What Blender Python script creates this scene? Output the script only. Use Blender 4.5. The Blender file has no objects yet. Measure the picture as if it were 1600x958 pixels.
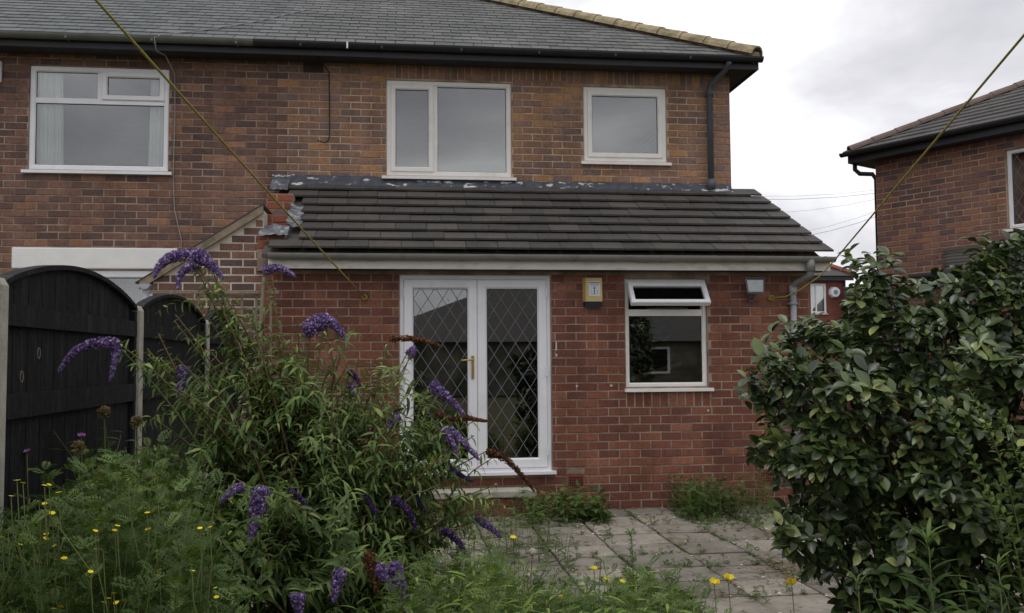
import bpy, math, random
import numpy as np
from mathutils import Matrix, Vector
R_ = math.radians
random.seed(7); rng = np.random.default_rng(7)
scene = bpy.context.scene
col = scene.collection

# ------------------------------------------------------------------ camera
FPX, CX, CY, CZ = 1430.56, 0.0271, -9.5583, 1.5781
YAW, PIT, ROL = 0.1198, 0.0578, -0.0070
cf = np.array([math.sin(YAW)*math.cos(PIT), math.cos(YAW)*math.cos(PIT), math.sin(PIT)])
cr0 = np.array([math.cos(YAW), -math.sin(YAW), 0.0]); cu0 = np.cross(cr0, cf)
cr = math.cos(ROL)*cr0 + math.sin(ROL)*cu0
cu = -math.sin(ROL)*cr0 + math.cos(ROL)*cu0
CAM = np.array([CX, CY, CZ])
cam = bpy.data.objects.new('camera', bpy.data.cameras.new('camera')); col.objects.link(cam)
cam.data.sensor_width = 36; cam.data.lens = 36*FPX/1600; cam.data.clip_start = .05; cam.data.clip_end = 5000
cam.matrix_world = Matrix(((cr[0], cu[0], -cf[0], CX), (cr[1], cu[1], -cf[1], CY), (cr[2], cu[2], -cf[2], CZ), (0, 0, 0, 1)))
scene.camera = cam

# ------------------------------------------------------------------ sky, sun, exposure
SUN_EL, SUN_AZ = R_(74), R_(215)       # azimuth clockwise from +Y
world = bpy.data.worlds.new('World'); scene.world = world; world.use_nodes = True
nt = world.node_tree; nt.nodes.clear()
out = nt.nodes.new('ShaderNodeOutputWorld'); bg = nt.nodes.new('ShaderNodeBackground'); bg.inputs[1].default_value = 0.1
sky = nt.nodes.new('ShaderNodeTexSky'); sky.sky_type = 'NISHITA'; sky.sun_disc = False
sky.sun_elevation = SUN_EL; sky.sun_rotation = SUN_AZ
tc = nt.nodes.new('ShaderNodeTexCoord')
mp = nt.nodes.new('ShaderNodeMapping'); mp.inputs['Scale'].default_value = (1, 1, 2.2); mp.inputs['Location'].default_value = (.35, .1, .72)
n1 = nt.nodes.new('ShaderNodeTexNoise'); n1.inputs['Scale'].default_value = 2.3; n1.inputs['Detail'].default_value = 6; n1.inputs['Roughness'].default_value = .5
n1.inputs['Distortion'].default_value = .25
cr1 = nt.nodes.new('ShaderNodeValToRGB')
e = cr1.color_ramp.elements
e[0].position = .36; e[0].color = (4.9, 4.85, 5.3, 1); e[1].position = .60; e[1].color = (11.8, 11.8, 12.0, 1)
e2 = cr1.color_ramp.elements.new(.5); e2.color = (7.7, 7.65, 8.05, 1)
mx = nt.nodes.new('ShaderNodeMixRGB'); mx.inputs[0].default_value = .95      # cloud cover over the clear sky
L = nt.links.new
L(tc.outputs['Generated'], mp.inputs[0]); L(mp.outputs[0], n1.inputs[0]); L(n1.outputs[0], cr1.inputs[0])
L(sky.outputs[0], mx.inputs[1]); L(cr1.outputs[0], mx.inputs[2]); L(mx.outputs[0], bg.inputs[0]); L(bg.outputs[0], out.inputs[0])
sun = bpy.data.objects.new('sun', bpy.data.lights.new('sun', 'SUN')); col.objects.link(sun)
sun.data.energy = 1.0; sun.data.angle = R_(35); sun.data.color = (1, .97, .93)
sd = Vector((math.sin(SUN_AZ)*math.cos(SUN_EL), math.cos(SUN_AZ)*math.cos(SUN_EL), math.sin(SUN_EL)))
sun.rotation_euler = sd.to_track_quat('Z', 'Y').to_euler(); sun.location = sd*40
vs = scene.view_settings; vs.view_transform = 'Standard'; vs.look = 'None'; vs.gamma = 1; vs.exposure = 0.08; vs.use_curve_mapping = False
scene.render.engine = 'CYCLES'

# ------------------------------------------------------------------ helpers
WM = {}
def ray(px, py): return cf + (px-800)/FPX*cr - (py-479)/FPX*cu
def at(px, py, Y):
    d = ray(px, py); return CAM + d*(Y-CY)/d[1]
def proj(p):
    v = np.asarray(p, float)-CAM; z = v@cf
    return 800+FPX*(v@cr)/z, 479-FPX*(v@cu)/z, z
def tag(o, label=None, cat=None, group=None, kind=None):
    for k, v in (('label', label), ('category', cat), ('group', group), ('kind', kind)):
        if v: o[k] = v
    return o
def par(o, p):
    if p is not None:
        o.parent = p; o.matrix_parent_inverse = WM[p.name].inverted()
def thing(name, loc, label, cat, group=None, rz=0):
    o = bpy.data.objects.new(name, None); col.objects.link(o); o.empty_display_size = .2
    m = Matrix.Translation(loc) @ Matrix.Rotation(rz, 4, 'Z'); o.matrix_basis = m; WM[o.name] = m
    return tag(o, label, cat, group)
def mobj(name, me, parent=None, m=None):
    o = bpy.data.objects.new(name, me); col.objects.link(o)
    m = m or Matrix.Identity(4); o.matrix_basis = m; WM[o.name] = m.copy(); par(o, parent); return o
class MB:
    def __init__(s): s.v = []; s.f = []; s.r = []
    def poly(s, pts, r=.5):
        b = len(s.v); s.v += [tuple(p) for p in pts]; s.f.append(tuple(range(b, b+len(pts)))); s.r.append(r)
    def hexa(s, p, r=.5):      # p: 8 points, bottom ring 0-3, top ring 4-7
        b = len(s.v); s.v += [tuple(q) for q in p]
        for f in ((0, 3, 2, 1), (4, 5, 6, 7), (0, 1, 5, 4), (1, 2, 6, 5), (2, 3, 7, 6), (3, 0, 4, 7)):
            s.f.append(tuple(b+i for i in f)); s.r.append(r)
    def box(s, x0, y0, z0, x1, y1, z1, r=.5):
        s.hexa([(x0, y0, z0), (x1, y0, z0), (x1, y1, z0), (x0, y1, z0), (x0, y0, z1), (x1, y0, z1), (x1, y1, z1), (x0, y1, z1)], r)
    def tube(s, path, rad, n=8, r=.5, caps=True):
        P = [Vector(p) for p in path]; b0 = len(s.v); rad = rad if hasattr(rad, '__len__') else [rad]*len(P)
        ref = None
        for i, p in enumerate(P):
            t = (P[min(i+1, len(P)-1)]-P[max(i-1, 0)]).normalized()
            if ref is None: ref = Vector((0, 0, 1)) if abs(t.z) < .9 else Vector((1, 0, 0))
            a = t.cross(ref).normalized(); c = a.cross(t).normalized(); ref = c
            for k in range(n):
                w = 2*math.pi*k/n; s.v.append(tuple(p+(a*math.cos(w)+c*math.sin(w))*rad[i]))
        for i in range(len(P)-1):
            for k in range(n):
                s.f.append((b0+i*n+k, b0+i*n+(k+1) % n, b0+(i+1)*n+(k+1) % n, b0+(i+1)*n+k)); s.r.append(r)
        if caps:
            s.f.append(tuple(b0+k for k in range(n))[::-1]); s.r.append(r)
            e = b0+(len(P)-1)*n; s.f.append(tuple(e+k for k in range(n))); s.r.append(r)
    def prism(s, prof, axis0, axis1, r=.5):   # two matching rings of points
        b = len(s.v); n = len(axis0); s.v += [tuple(p) for p in axis0]+[tuple(p) for p in axis1]
        for k in range(n): s.f.append((b+k, b+(k+1) % n, b+n+(k+1) % n, b+n+k)); s.r.append(r)
        s.f.append(tuple(b+k for k in range(n))[::-1]); s.f.append(tuple(b+n+k for k in range(n))); s.r += [r, r]
    def mesh(s, name, mat, smooth=False):
        me = bpy.data.meshes.new(name); me.from_pydata(s.v, [], s.f)
        a = me.attributes.new('rnd', 'FLOAT', 'FACE'); a.data.foreach_set('value', s.r)
        me.materials.append(mat)
        if smooth: me.polygons.foreach_set('use_smooth', [True]*len(s.f))
        me.update(); return me
    def build(s, name, mat, parent=None, smooth=False): return mobj(name, s.mesh(name, mat, smooth), parent)

# ------------------------------------------------------------------ materials
def lin(c):
    return tuple(((x/255+.055)/1.055)**2.4 if x/255 > .04045 else x/255/12.92 for x in c)+(1,)
def newmat(name):
    m = bpy.data.materials.new(name); m.use_nodes = True; t = m.node_tree
    return m, t, t.nodes['Principled BSDF']
def node(t, typ, **kw):
    n = t.nodes.new(typ)
    for k, v in kw.items():
        if k in n.inputs: n.inputs[k].default_value = v
        else: setattr(n, k, v)
    return n
def noise(t, scale, detail=4, rough=.55, coord=None, stretch=None):
    n = node(t, 'ShaderNodeTexNoise', Scale=scale, Detail=detail, Roughness=rough)
    g = coord or t.nodes.new('ShaderNodeNewGeometry').outputs['Position']
    if stretch:
        mpn = node(t, 'ShaderNodeMapping'); mpn.inputs['Scale'].default_value = stretch
        t.links.new(g, mpn.inputs[0]); g = mpn.outputs[0]
    t.links.new(g, n.inputs['Vector']); return n.outputs[0]
def ramp(t, fac, stops):
    n = t.nodes.new('ShaderNodeValToRGB'); el = n.color_ramp.elements
    while len(el) < len(stops): el.new(.5)
    for i, (p, c) in enumerate(stops): el[i].position = p; el[i].color = tuple(c)[:3]+(1,)
    t.links.new(fac, n.inputs[0]); return n.outputs[0]
def mixc(t, fac, a, b, mode='MIX'):
    n = t.nodes.new('ShaderNodeMixRGB'); n.blend_type = mode
    for s, v in ((0, fac), (1, a), (2, b)):
        if hasattr(v, 'links'): t.links.new(v, n.inputs[s])
        else: n.inputs[s].default_value = v if s == 0 else tuple(v)[:3]+(1,)
    return n.outputs[0]
def bump(t, bsdf, h, strength=.3, dist=.01):
    b = node(t, 'ShaderNodeBump', Strength=strength, Distance=dist); t.links.new(h, b.inputs['Height']); t.links.new(b.outputs[0], bsdf.inputs['Normal'])
def attr(t, name='rnd'):
    n = t.nodes.new('ShaderNodeAttribute'); n.attribute_name = name; return n.outputs['Fac']
g3 = lambda v: (v, v, v)
def brick_mat(name, stops, soot=.35, rough=.9, pale=None):
    m, t, b = newmat(name); b.inputs['Roughness'].default_value = rough; b.inputs['Specular IOR Level'].default_value = .2
    c = ramp(t, attr(t), stops)
    c = mixc(t, 1, c, ramp(t, noise(t, 38, 5, .65), [(.3, g3(.72)), (.7, g3(1.22))]), 'MULTIPLY')
    c = mixc(t, 1, c, ramp(t, noise(t, 1.1, 4, .6), [(.32, g3(1-soot)), (.66, g3(1.12))]), 'MULTIPLY')
    c = mixc(t, 1, c, ramp(t, noise(t, 2.6, 5, .65, stretch=(1.6, 1.6, .22)), [(.34, g3(.8)), (.6, g3(1.06))]), 'MULTIPLY')
    if pale: c = mixc(t, ramp(t, noise(t, 5.5, 5, .7), [(.66, g3(0)), (.80, g3(.45))]), c, pale)
    t.links.new(c, b.inputs['Base Color']); bump(t, b, noise(t, 90, 4, .7), .5, .006); return m
def plain(name, c, rough=.6, var=.12, scale=6, spec=.3, bmp=0, bscale=60, dirt_or_glint=None, patchscale=3, patchrange=(.5, .75), stretch=None, metal=0):
    m, t, b = newmat(name); b.inputs['Roughness'].default_value = rough; b.inputs['Specular IOR Level'].default_value = spec; b.inputs['Metallic'].default_value = metal
    cc = mixc(t, 1, c, ramp(t, noise(t, scale, 5, .6), [(.3, g3(1-var)), (.7, g3(1+var))]), 'MULTIPLY')
    if dirt_or_glint: cc = mixc(t, ramp(t, noise(t, patchscale, 6, .65, stretch=stretch), [(patchrange[0], g3(0)), (patchrange[1], g3(1))]), cc, dirt_or_glint)
    t.links.new(cc, b.inputs['Base Color'])
    if bmp: bump(t, b, noise(t, bscale, 5, .6), bmp, .008)
    return m
def leaf_mat(name, stops, rough=.5, spec=.35, trans=.25, var=.25):
    m, t, b = newmat(name); b.inputs['Roughness'].default_value = rough; b.inputs['Specular IOR Level'].default_value = spec
    c = ramp(t, attr(t), stops); c = mixc(t, 1, c, ramp(t, noise(t, 14, 3), [(.3, g3(1-var)), (.7, g3(1+var))]), 'MULTIPLY')
    t.links.new(c, b.inputs['Base Color'])
    tr = t.nodes.new('ShaderNodeBsdfTranslucent'); t.links.new(mixc(t, 1, c, (1.15, 1.3, .6), 'MULTIPLY'), tr.inputs[0])
    ms = t.nodes.new('ShaderNodeMixShader'); ms.inputs[0].default_value = trans
    t.links.new(b.outputs[0], ms.inputs[1]); t.links.new(tr.outputs[0], ms.inputs[2]); t.links.new(ms.outputs[0], t.nodes['Material Output'].inputs[0]); return m
def glass_mat(name, refl=.15, tint=(.75, .8, .8), rough=.01):
    m, t, b = newmat(name); t.nodes.remove(b)
    tr = t.nodes.new('ShaderNodeBsdfTransparent'); tr.inputs[0].default_value = tint+(1,)
    gl = t.nodes.new('ShaderNodeBsdfGlossy'); gl.inputs['Roughness'].default_value = rough; gl.inputs[0].default_value = (.96, .97, .95, 1)
    lw = t.nodes.new('ShaderNodeFresnel'); lw.inputs[0].default_value = 1.5
    ad = node(t, 'ShaderNodeMath', operation='ADD'); ad.inputs[1].default_value = refl-.04; t.links.new(lw.outputs[0], ad.inputs[0])
    ms = t.nodes.new('ShaderNodeMixShader'); t.links.new(ad.outputs[0], ms.inputs[0]); t.links.new(tr.outputs[0], ms.inputs[1]); t.links.new(gl.outputs[0], ms.inputs[2])
    t.links.new(ms.outputs[0], t.nodes['Material Output'].inputs[0]); return m
def ld(r, g, b): return lin((r, g, b))[:3]
M = {}
M['brick_old'] = brick_mat('old_brick', [(0, ld(132, 111, 106)), (.18, ld(143, 116, 105)), (.45, ld(154, 120, 103)), (.78, ld(162, 125, 103)), (.92, ld(174, 132, 100)), (1, ld(184, 142, 100))], .24, pale=ld(166, 146, 130))
M['brick_adj'] = brick_mat('dark_brown_brick', [(0, ld(102, 84, 80)), (.3, ld(118, 93, 84)), (.65, ld(132, 101, 88)), (.92, ld(142, 108, 92)), (1, ld(166, 124, 98))], .22)
M['brick_ext'] = brick_mat('red_brick', [(0, ld(117, 77, 68)), (.3, ld(126, 82, 69)), (.6, ld(134, 87, 71)), (.88, ld(143, 94, 75)), (1, ld(154, 106, 86))], .22, pale=ld(154, 122, 110))
M['brick_neigh'] = brick_mat('weathered_brown_brick', [(0, ld(112, 92, 92)), (.3, ld(128, 98, 92)), (.7, ld(142, 106, 94)), (1, ld(156, 114, 94))], .2)
M['brick_orange'] = brick_mat('orange_brick', [(0, ld(140, 86, 68)), (1, ld(164, 100, 76))], .2)
M['mortar'] = plain('mortar', ld(164, 146, 130), .95, .3, 5, .1, .5, 120, dirt_or_glint=ld(120, 100, 88), patchscale=2.4, patchrange=(.44, .64))
M['mortar_white'] = plain('pale_mortar', ld(206, 196, 180), .95, .2, 5, .1, .5, 120)
M['mortar_dark'] = plain('buff_mortar', ld(186, 166, 142), .95, .3, 4, .1, .5, 120, dirt_or_glint=ld(142, 122, 102), patchscale=2.2, patchrange=(.44, .64))
M['interior'] = plain('interior_plaster', ld(120, 116, 110), .9, .1)
M['upvc'] = plain('white_plastic', ld(242, 242, 245), .4, .04, 3, .4, dirt_or_glint=ld(214, 211, 207), patchscale=2.5, patchrange=(.52, .95))
M['upvc_cream'] = plain('aged_white_plastic', ld(240, 237, 232), .45, .05, 3, .4, dirt_or_glint=ld(206, 198, 186), patchscale=3, patchrange=(.5, .9))
M['seal'] = plain('black_seal', (.012, .012, .013), .6)
M['glass'] = glass_mat('window_glass', .16, (.92, .94, .94))
M['glass_door'] = glass_mat('door_glass', .2, (.65, .66, .65))
M['lead'] = plain('lead_strip', ld(108, 110, 118), .6, .15, 20, .3)
M['brass'] = plain('brass', ld(190, 160, 90), .3, .1, metal=.9)
M['slate'] = None
def slate_mat(name, stops, moss, pale):
    m, t, b = newmat(name); b.inputs['Roughness'].default_value = .62; b.inputs['Specular IOR Level'].default_value = .35
    c = ramp(t, attr(t), stops)
    c = mixc(t, 1, c, ramp(t, noise(t, 30, 5, .65), [(.3, g3(.75)), (.7, g3(1.2))]), 'MULTIPLY')
    c = mixc(t, ramp(t, noise(t, 1.3, 5, .7), [(.52, g3(0)), (.72, g3(.5))]), c, pale)
    c = mixc(t, ramp(t, noise(t, 16, 5, .7), [(.64, g3(0)), (.72, g3(.8))]), c, moss)
    c = mixc(t, ramp(t, noise(t, 34, 3, .6), [(.67, g3(0)), (.7, g3(.75))]), c, pale)
    t.links.new(c, b.inputs['Base Color']); bump(t, b, noise(t, 50, 5, .7), .4, .006); return m
M['slate'] = slate_mat('grey_slate', [(0, ld(80, 82, 80)), (.5, ld(90, 92, 89)), (1, ld(100, 101, 97))], ld(74, 75, 65), ld(134, 136, 131))
M['slate_adj'] = slate_mat('blue_grey_slate', [(0, ld(82, 86, 86)), (.5, ld(92, 96, 96)), (1, ld(102, 105, 104))], ld(76, 79, 73), ld(110, 113, 112))
M['tile'] = slate_mat('dark_concrete_tile', [(0, ld(62, 60, 58)), (.5, ld(70, 67, 65)), (1, ld(80, 76, 72))], ld(42, 40, 36), ld(98, 92, 83))
M['tile_neigh'] = slate_mat('brown_grey_tile', [(0, ld(68, 65, 65)), (1, ld(84, 80, 78))], ld(60, 58, 54), ld(112, 108, 104))
M['hip'] = plain('buff_hip_tile', ld(164, 150, 120), .88, .22, 9, .2, .4, dirt_or_glint=ld(104, 94, 74), patchscale=7, patchrange=(.46, .7))
M['hip_brown'] = plain('brown_hip_tile', ld(112, 96, 90), .85, .2, 7, .2, .3)
M['black_paint'] = plain('black_gloss_paint', ld(44, 45, 50), .45, .2, 8, .4)
M['soffit'] = plain('dark_soffit', ld(58, 56, 58), .7, .2, 8)
M['gutter_adj'] = plain('grey_green_gutter', ld(104, 106, 98), .55, .15, 5)
M['gutter'] = plain('grey_plastic_gutter', ld(134, 134, 130), .5, .12, 4, .35, dirt_or_glint=ld(92, 90, 80), patchscale=4, patchrange=(.5, .85))
M['pipe'] = plain('pale_grey_pipe', ld(172, 174, 180), .5, .08, 4, .35, dirt_or_glint=ld(128, 128, 126), patchscale=4, patchrange=(.5, .9))
M['pipe_dark'] = plain('dark_grey_pipe', ld(88, 92, 98), .5, .12, 6, .35)
M['fascia'] = plain('stained_white_fascia', ld(226, 222, 214), .6, .08, 4, .25, dirt_or_glint=ld(150, 140, 120), patchscale=3, patchrange=(.5, .8), stretch=(1, 1, 4))
M['flash'] = plain('bitumen_flashing', ld(66, 70, 80), .55, .25, 8, .4, .4, 25, dirt_or_glint=ld(205, 203, 198), patchscale=5.5, patchrange=(.575, .605), stretch=(1, 1, 3.2))
M['leadsheet'] = plain('crumpled_lead', ld(96, 100, 106), .3, .4, 16, .7, .9, 30, dirt_or_glint=ld(170, 172, 176), patchscale=14, patchrange=(.56, .66))  # pale blotches paint the bright highlights of the crumpled lead into its colour
M['concrete'] = plain('concrete_post', ld(178, 174, 160), .9, .14, 14, .2, .5, 90, dirt_or_glint=ld(120, 122, 104), patchscale=5, patchrange=(.5, .8))
M['slab'] = None
def slab_mat():
    m, t, b = newmat('paving_concrete'); b.inputs['Roughness'].default_value = .92; b.inputs['Specular IOR Level'].default_value = .2
    c = ramp(t, attr(t), [(0, ld(124, 119, 110)), (.5, ld(145, 139, 129)), (1, ld(163, 156, 144))])
    c = mixc(t, 1, c, ramp(t, noise(t, 3.2, 6, .65), [(.3, g3(.66)), (.68, g3(1.15))]), 'MULTIPLY')
    c = mixc(t, ramp(t, noise(t, 7, 6, .7), [(.6, g3(0)), (.72, g3(.55))]), c, ld(190, 182, 168))
    c = mixc(t, ramp(t, noise(t, 21, 5, .7), [(.58, g3(0)), (.68, g3(.7))]), c, ld(88, 80, 64))
    c = mixc(t, ramp(t, noise(t, 2.3, 6, .75), [(.52, g3(0)), (.66, g3(.5))]), c, ld(104, 100, 76))
    t.links.new(c, b.inputs['Base Color']); bump(t, b, noise(t, 45, 6, .7), .5, .01); return m
M['slab'] = slab_mat()
M['soil'] = plain('soil', ld(92, 84, 66), .98, .35, 5, .1, .8, 30, dirt_or_glint=ld(70, 80, 44), patchscale=2.2, patchrange=(.48, .6))
M['fence'] = plain('black_stained_timber', ld(32, 33, 36), .75, .35, 20, .2, .5, 60, dirt_or_glint=ld(62, 66, 56), patchscale=7, patchrange=(.52, .78), stretch=(3, 3, .25))
M['timber'] = plain('weathered_timber', ld(142, 128, 110), .85, .2, 14, .2, .4, 40, dirt_or_glint=ld(104, 96, 84), patchscale=8)
M['timber_dark'] = plain('grey_board', ld(112, 106, 98), .85, .25, 14, .2, .4, 40)
M['red_fence'] = plain('red_brown_fence', ld(112, 60, 52), .8, .2, 9, .2, .3, 40)
M['rope'] = plain('yellow_rope', ld(152, 142, 74), .7, .2, 60, .2)
M['wire'] = plain('black_cable', (.02, .02, .022), .6)
M['wire_grey'] = plain('grey_cable', ld(150, 150, 148), .6)
M['white_paint'] = plain('white_painted_render', ld(240, 240, 236), .8, .04, 6, .2, .25, 40, dirt_or_glint=ld(214, 212, 202), patchscale=3, patchrange=(.6, .9))
M['cream_box'] = plain('yellowed_cream_plastic', ld(206, 184, 122), .5, .06, 8, .35, dirt_or_glint=ld(172, 146, 88), patchscale=7, patchrange=(.5, .85))
M['navy'] = plain('dark_blue_plastic', ld(44, 48, 66), .5)
M['label'] = plain('label_white', ld(214, 218, 218), .5, .04)
M['ink'] = plain('label_ink', ld(56, 66, 92), .6)
M['curtain'] = plain('net_curtain', ld(246, 246, 242), .9, .05)
M['maroon'] = plain('maroon_curtain', ld(112, 44, 54), .9, .2, 6)
M['terracotta'] = plain('terracotta_vent', ld(132, 76, 60), .9, .2, 20)
M['dark'] = plain('dark_void', (.01, .01, .01), .9)
M['cardboard'] = plain('pale_board', ld(176, 160, 136), .85, .15, 8)
M['brick_far'] = None
def brick_tex(name, c1, c2, mo, w=.225, h=.075):
    m, t, b = newmat(name); b.inputs['Roughness'].default_value = .9
    tcn = t.nodes.new('ShaderNodeTexCoord'); sp = t.nodes.new('ShaderNodeSeparateXYZ'); cb = t.nodes.new('ShaderNodeCombineXYZ')
    t.links.new(tcn.outputs['Object'], sp.inputs[0]); ad = node(t, 'ShaderNodeMath', operation='ADD'); t.links.new(sp.outputs[0], ad.inputs[0]); t.links.new(sp.outputs[1], ad.inputs[1])
    t.links.new(ad.outputs[0], cb.inputs[0]); t.links.new(sp.outputs[2], cb.inputs[1])
    bt = t.nodes.new('ShaderNodeTexBrick'); t.links.new(cb.outputs[0], bt.inputs['Vector'])
    for k, v in (('Color1', c1), ('Color2', c2), ('Mortar', mo)): bt.inputs[k].default_value = tuple(v)[:3]+(1,)
    bt.inputs['Scale'].default_value = 1; bt.inputs['Brick Width'].default_value = w; bt.inputs['Row Height'].default_value = h; bt.inputs['Mortar Size'].default_value = .009
    t.links.new(mixc(t, 1, bt.outputs[0], ramp(t, noise(t, 1.2), [(.3, g3(.75)), (.7, g3(1.1))]), 'MULTIPLY'), b.inputs['Base Color']); return m
M['brick_far'] = brick_tex('far_red_brick', ld(128, 66, 56), ld(148, 78, 64), ld(130, 104, 92))
M['brick_flank'] = brick_tex('flank_brick', ld(112, 78, 68), ld(136, 94, 76), ld(138, 118, 98), .238, .082)
M['bud_leaf'] = leaf_mat('buddleia_leaf', [(0, ld(52, 70, 40)), (.4, ld(78, 99, 55)), (.75, ld(108, 129, 72)), (1, ld(146, 160, 94))], .55, .3, .26)
M['cam_leaf'] = leaf_mat('camellia_leaf', [(0, ld(40, 50, 32)), (.4, ld(60, 75, 43)), (.8, ld(92, 108, 58)), (1, ld(148, 156, 94))], .3, .6, .08)
M['weed'] = leaf_mat('weed_leaf', [(0, ld(50, 67, 36)), (.5, ld(73, 94, 48)), (1, ld(108, 128, 68))], .6, .25, .28)
M['weed_b'] = leaf_mat('blue_green_weed_leaf', [(0, ld(50, 66, 42)), (.5, ld(72, 90, 56)), (1, ld(98, 116, 78))], .6, .25, .25)
M['weed_y'] = leaf_mat('fresh_green_leaf', [(0, ld(70, 92, 40)), (.5, ld(98, 124, 52)), (1, ld(136, 158, 74))], .6, .25, .3)
M['stem'] = plain('green_stem', ld(104, 112, 66), .7, .2, 20)
M['wood_stem'] = plain('brown_stem', ld(120, 100, 72), .85, .25, 20)
def flower_mat(name, stops):
    return leaf_mat(name, stops, .7, .15, .2, .2)
M['purple'] = flower_mat('purple_floret', [(0, ld(76, 58, 104)), (.4, ld(116, 92, 150)), (.8, ld(154, 128, 184)), (1, ld(198, 178, 216))])
M['dusk_purple'] = flower_mat('dusky_purple_floret', [(0, ld(44, 34, 58)), (.6, ld(72, 56, 96)), (1, ld(120, 92, 148))])
M['brown_fl'] = flower_mat('brown_dead_floret', [(0, ld(66, 44, 34)), (.6, ld(104, 70, 48)), (1, ld(136, 96, 66))])
M['yellow'] = flower_mat('yellow_petal', [(0, ld(214, 190, 30)), (1, ld(240, 220, 60))])
M['seed'] = plain('seed_fluff', ld(196, 188, 170), .95, .1, 30)
M['thistle'] = plain('thistle_seedhead', ld(160, 142, 108), .95, .2, 30)
M['mauve'] = flower_mat('mauve_petal', [(0, ld(140, 92, 150)), (1, ld(178, 132, 186))])
M['twig'] = plain('dead_litter', ld(120, 102, 78), .95, .3, 20)
M['flake'] = plain('pale_litter', ld(205, 198, 184), .9, .15, 20)

# ------------------------------------------------------------------ brickwork
def brick_proto(name, h, dep, mats, n=14, lnom=.228):
    res = []
    for i in range(n):
        mb = MB(); hx, hz, b = .5, h/2, .004; bx = b/lnom; r = (i+.5)/n
        back = [(-hx, dep, -hz), (hx, dep, -hz), (hx, dep, hz), (-hx, dep, hz)]
        mid = [(-hx, b, -hz), (hx, b, -hz), (hx, b, hz), (-hx, b, hz)]
        fr = [(-hx+bx, 0, -hz+b), (hx-bx, 0, -hz+b), (hx-bx, 0, hz-b), (-hx+bx, 0, hz-b)]
        mb.v = back+mid+fr
        mb.f = [(8, 9, 10, 11)]
        for k in range(4):
            k2 = (k+1) % 4; mb.f += [(4+k, 4+k2, 8+k2, 8+k), (k, k2, 4+k2, 4+k)]
        mb.r = [r]*len(mb.f); res.append(mb.mesh(name, mats))
    return res
def brickwork(parent, O, ang, W, z0, z1, openings, bl, bh, mat, limit, vis, top=None, soldiers=(), joint=.0125, proud=.0045, off=0, name='brick', toothl=False, toothr=False):
    """Bricks over a wall plane: O base point, ang the turn of the wall about Z; local x along the wall, y into it."""
    ca, sa = math.cos(ang), math.sin(ang)
    protos = brick_proto('brick', bh-joint, .03, mat)
    items = []
    k0 = int(math.floor(z0/bh)); k1 = int(math.ceil(z1/bh))
    for k in range(k0, k1):
        za, zb = k*bh, (k+1)*bh; zc = (za+zb)/2
        if zb > z1+.02 or za < z0-.02: continue
        o_ = (k % 2)*bl/2
        iv = [(o_ if toothl else 0., W+(o_ if toothr else 0))]
        blk = [(a, c) for (a, b, c, d) in openings if b+.004 < zb-.012 and d-.004 > za+.012]
        blk += [(a, c) for (a, c, sz0, sz1) in soldiers if sz0 < zc < sz1]
        for a, c in blk:
            nv = []
            for s, e_ in iv:
                if c <= s or a >= e_: nv.append((s, e_)); continue
                if a > s: nv.append((s, a))
                if c < e_: nv.append((c, e_))
            iv = nv
        o0 = off+(k % 2)*bl/2
        for s, e_ in iv:
            j = math.floor((s-o0)/bl)
            while o0+j*bl < e_:
                a, c = max(s, o0+j*bl), min(e_, o0+(j+1)*bl); j += 1
                if top and top((a+c)/2) < zb-.02: continue
                L_ = c-a-joint
                if L_ < .025: continue
                items.append(((a+c)/2, zc, L_, False))
    for a, c, sz0, sz1 in soldiers:
        n = max(1, round((c-a)/bh)); w = (c-a)/n
        for i in range(n): items.append((a+(i+.5)*w, (sz0+sz1)/2, sz1-sz0-joint, True))
    rec = []
    for u, z, L_, sold in items:
        pr = proud+random.uniform(-.0018, .0018)
        x, y = O[0]+ca*u+sa*pr, O[1]+sa*u-ca*pr
        m = Matrix.Translation((x, y, z)) @ Matrix.Rotation(ang+random.gauss(0, .004), 4, 'Z') @ Matrix.Rotation((math.pi/2 if sold else 0)+random.gauss(0, .004), 4, 'Y') @ Matrix.Diagonal((L_, 1, 1, 1))
        px, py, d = proj((x, y, z))
        score = L_/d if (-10 < px < 1610 and -5 < py < 960 and vis(px, py)) else -1
        rec.append((score, m, min(13, int(random.random()*14))))
    rec.sort(key=lambda q: -q[0])
    rest = MB(); first = True
    for i, (sc, m, p) in enumerate(rec):
        if i < limit and sc > 0: mobj(name, protos[p], parent, m)
        else:
            me = protos[p]; b = len(rest.v); rest.v += [tuple(m @ v.co) for v in me.vertices]
            rest.f += [tuple(b+q for q in f.vertices) for f in me.polygons]; rest.r += [(p+.5)/14]*len(me.polygons)
    if rest.v: tag(rest.build('brickwork', mat, parent), kind='stuff')
def panel(mb, O, ang, W, z0, z1, openings, thick, y0=0.):
    """Wall slab split round its openings."""
    ca, sa = math.cos(ang), math.sin(ang)
    us = sorted({0., W, *[min(max(q, 0), W) for o in openings for q in (o[0], o[2])]}); zs = sorted({z0, z1, *[min(max(q, z0), z1) for o in openings for q in (o[1], o[3])]})
    for i in range(len(us)-1):
        run = None
        for j in range(len(zs)-1):
            uc, zc = (us[i]+us[i+1])/2, (zs[j]+zs[j+1])/2
            solid = not any(a < uc < c and b < zc < d for a, b, c, d in openings)
            if solid: run = (run[0], zs[j+1]) if run else (zs[j], zs[j+1])
            if (not solid or j == len(zs)-2) and run:
                P = []
                for z in run:
                    for u, y in ((us[i], y0), (us[i+1], y0), (us[i+1], y0+thick), (us[i], y0+thick)): P.append((O[0]+ca*u-sa*y, O[1]+sa*u+ca*y, z))
                mb.hexa(P); run = None

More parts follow.
